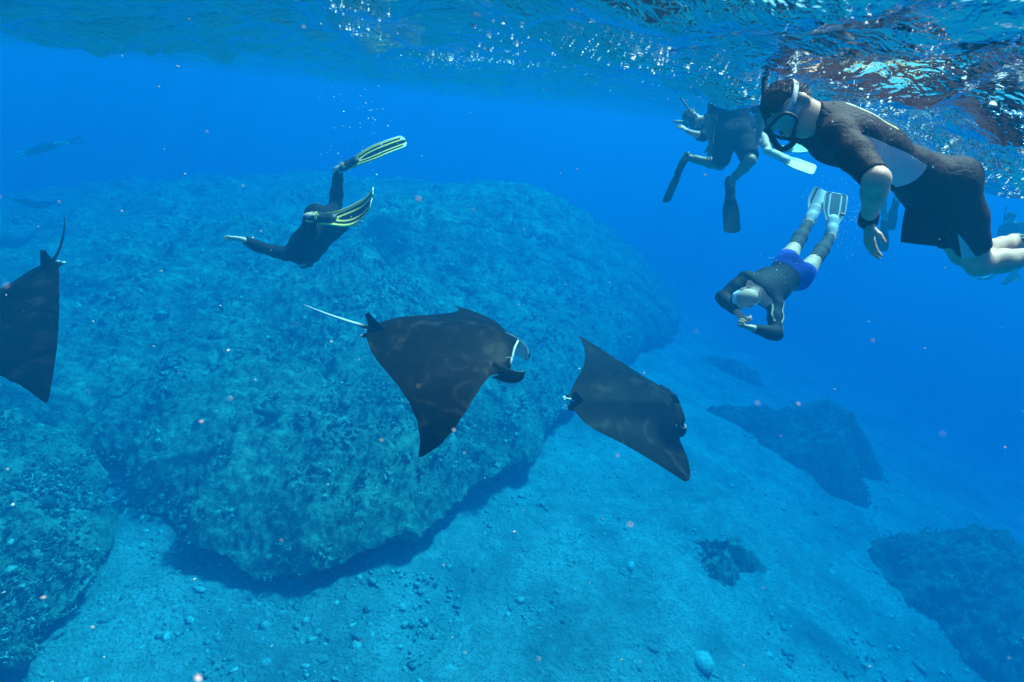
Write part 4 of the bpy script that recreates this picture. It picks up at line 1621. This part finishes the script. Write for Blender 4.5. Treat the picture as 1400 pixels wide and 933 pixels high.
G, Un = rng.normal, rng.uniform
sets = [
    ('trail of silver bubbles rising above the freediver with yellow fins', [cloud(46, lambda: G(498, 26), lambda: Un(118, 245), lambda: G(5.9, .25), .004, .013), cloud(16, lambda: G(455, 12), lambda: G(225, 18), lambda: G(5.9, .15), .003, .008)]),
    ('white fizz of bubbles round the white fins of the diver in blue trunks', [cloud(300, lambda: G(1160, 15), lambda: G(296, 26), lambda: G(5.9, .12), .0015, .0075), cloud(80, lambda: G(1122, 22), lambda: G(268, 18), lambda: G(5.9, .12), .0015, .006), cloud(26, lambda: G(1050, 12), lambda: G(372, 18), lambda: G(4.85, .1), .003, .011)]),
    ('sprinkled bubbles under the surface by the heads of the snorkellers', [cloud(260, lambda: G(1010, 75), lambda: G(112, 24), lambda: Un(2.6, 5.5), .002, .008), cloud(130, lambda: G(800, 90), lambda: G(80, 18), lambda: Un(3.5, 5.5), .002, .007), cloud(150, lambda: G(1190, 60), lambda: G(165, 22), lambda: Un(2.15, 2.5), .0012, .0045), cloud(60, lambda: G(630, 45), lambda: G(86, 5), lambda: Un(4.6, 5.2), .003, .008)]),
]
for lab, parts in sets:
    P = np.concatenate([a for a, _ in parts]); s = np.concatenate([b for _, b in parts])
    scatter_mesh('bubbles', ball, P, s, BUB, label=lab, cat='bubbles', tilt=False, tint=False)



def surf_hit(px, py):
    r = CF + (px - 700.0) / FPX * CR + (466.5 - py) / FPX * CU
    t = np.linspace(.6, 14, 500)
    P = CAM_POS + t[:, None] * r
    h = P[:, 2] - surf_z(P[:, 0], P[:, 1])
    k = np.where(h > 0)[0]
    return None if len(k) == 0 else P[k[0]]


foam_glints, fs = [], []  # a froth line, plus white flecks added in place of sun glints
for cx, cy, sx, sy, ang, n in ((640, 82, 55, 3.0, 4, 120), (505, 45, 22, 4, 8, 45), (480, 14, 30, 6, 8, 40), (1010, 118, 70, 8, 20, 160), (880, 82, 60, 10, 15, 110),
                               (1190, 140, 70, 9, 33, 170), (1290, 205, 60, 8, 38, 150), (1250, 60, 80, 9, 30, 90), (1350, 130, 55, 8, 35, 90), (1370, 250, 30, 8, 35, 60), (740, 60, 60, 12, 8, 60)):
    ca, sa = math.cos(math.radians(ang)), math.sin(math.radians(ang))
    for _ in range(n):
        a, b = rng.normal(0, sx), rng.normal(0, sy)
        h = surf_hit(cx + a * ca - b * sa, cy + a * sa + b * ca)
        if h is not None:
            foam_glints.append(h + np.array([0, 0, -.004]))
            fs.append(np.linalg.norm(h - CAM_POS) / FPX * math.exp(rng.normal(math.log(.95), .5)))
scatter_mesh('surface_foam_glints', [lump(1, .3, 1.5, 19)], np.array(foam_glints), np.array(fs), BUB, (1.6, 1.0, .5), 'streaks of foamy white flecks, most added in place of sun glints, on the underside of the surface', 'foam_glints', tint=False)

SPECK = plain('plankton', (.66, .46, .42), .8, .1, 5, .05, 0)
n = 150
d = .38 + 4.6 * rng.uniform(0, 1, n) ** 1.7
P = np.array([at(rng.uniform(-60, 1460), rng.uniform(0, 960), q) for q in d])
s = d / FPX * np.exp(rng.normal(math.log(1.0), .45, n))
k = P[:, 2] < -.15
scatter_mesh('plankton', [lump(1, .4, 1.5, 9)], P[k], s[k], SPECK, (1.3, .8, .8), 'tiny pale plankton specks drifting in the water', 'plankton')
bpy.context.view_layer.update()
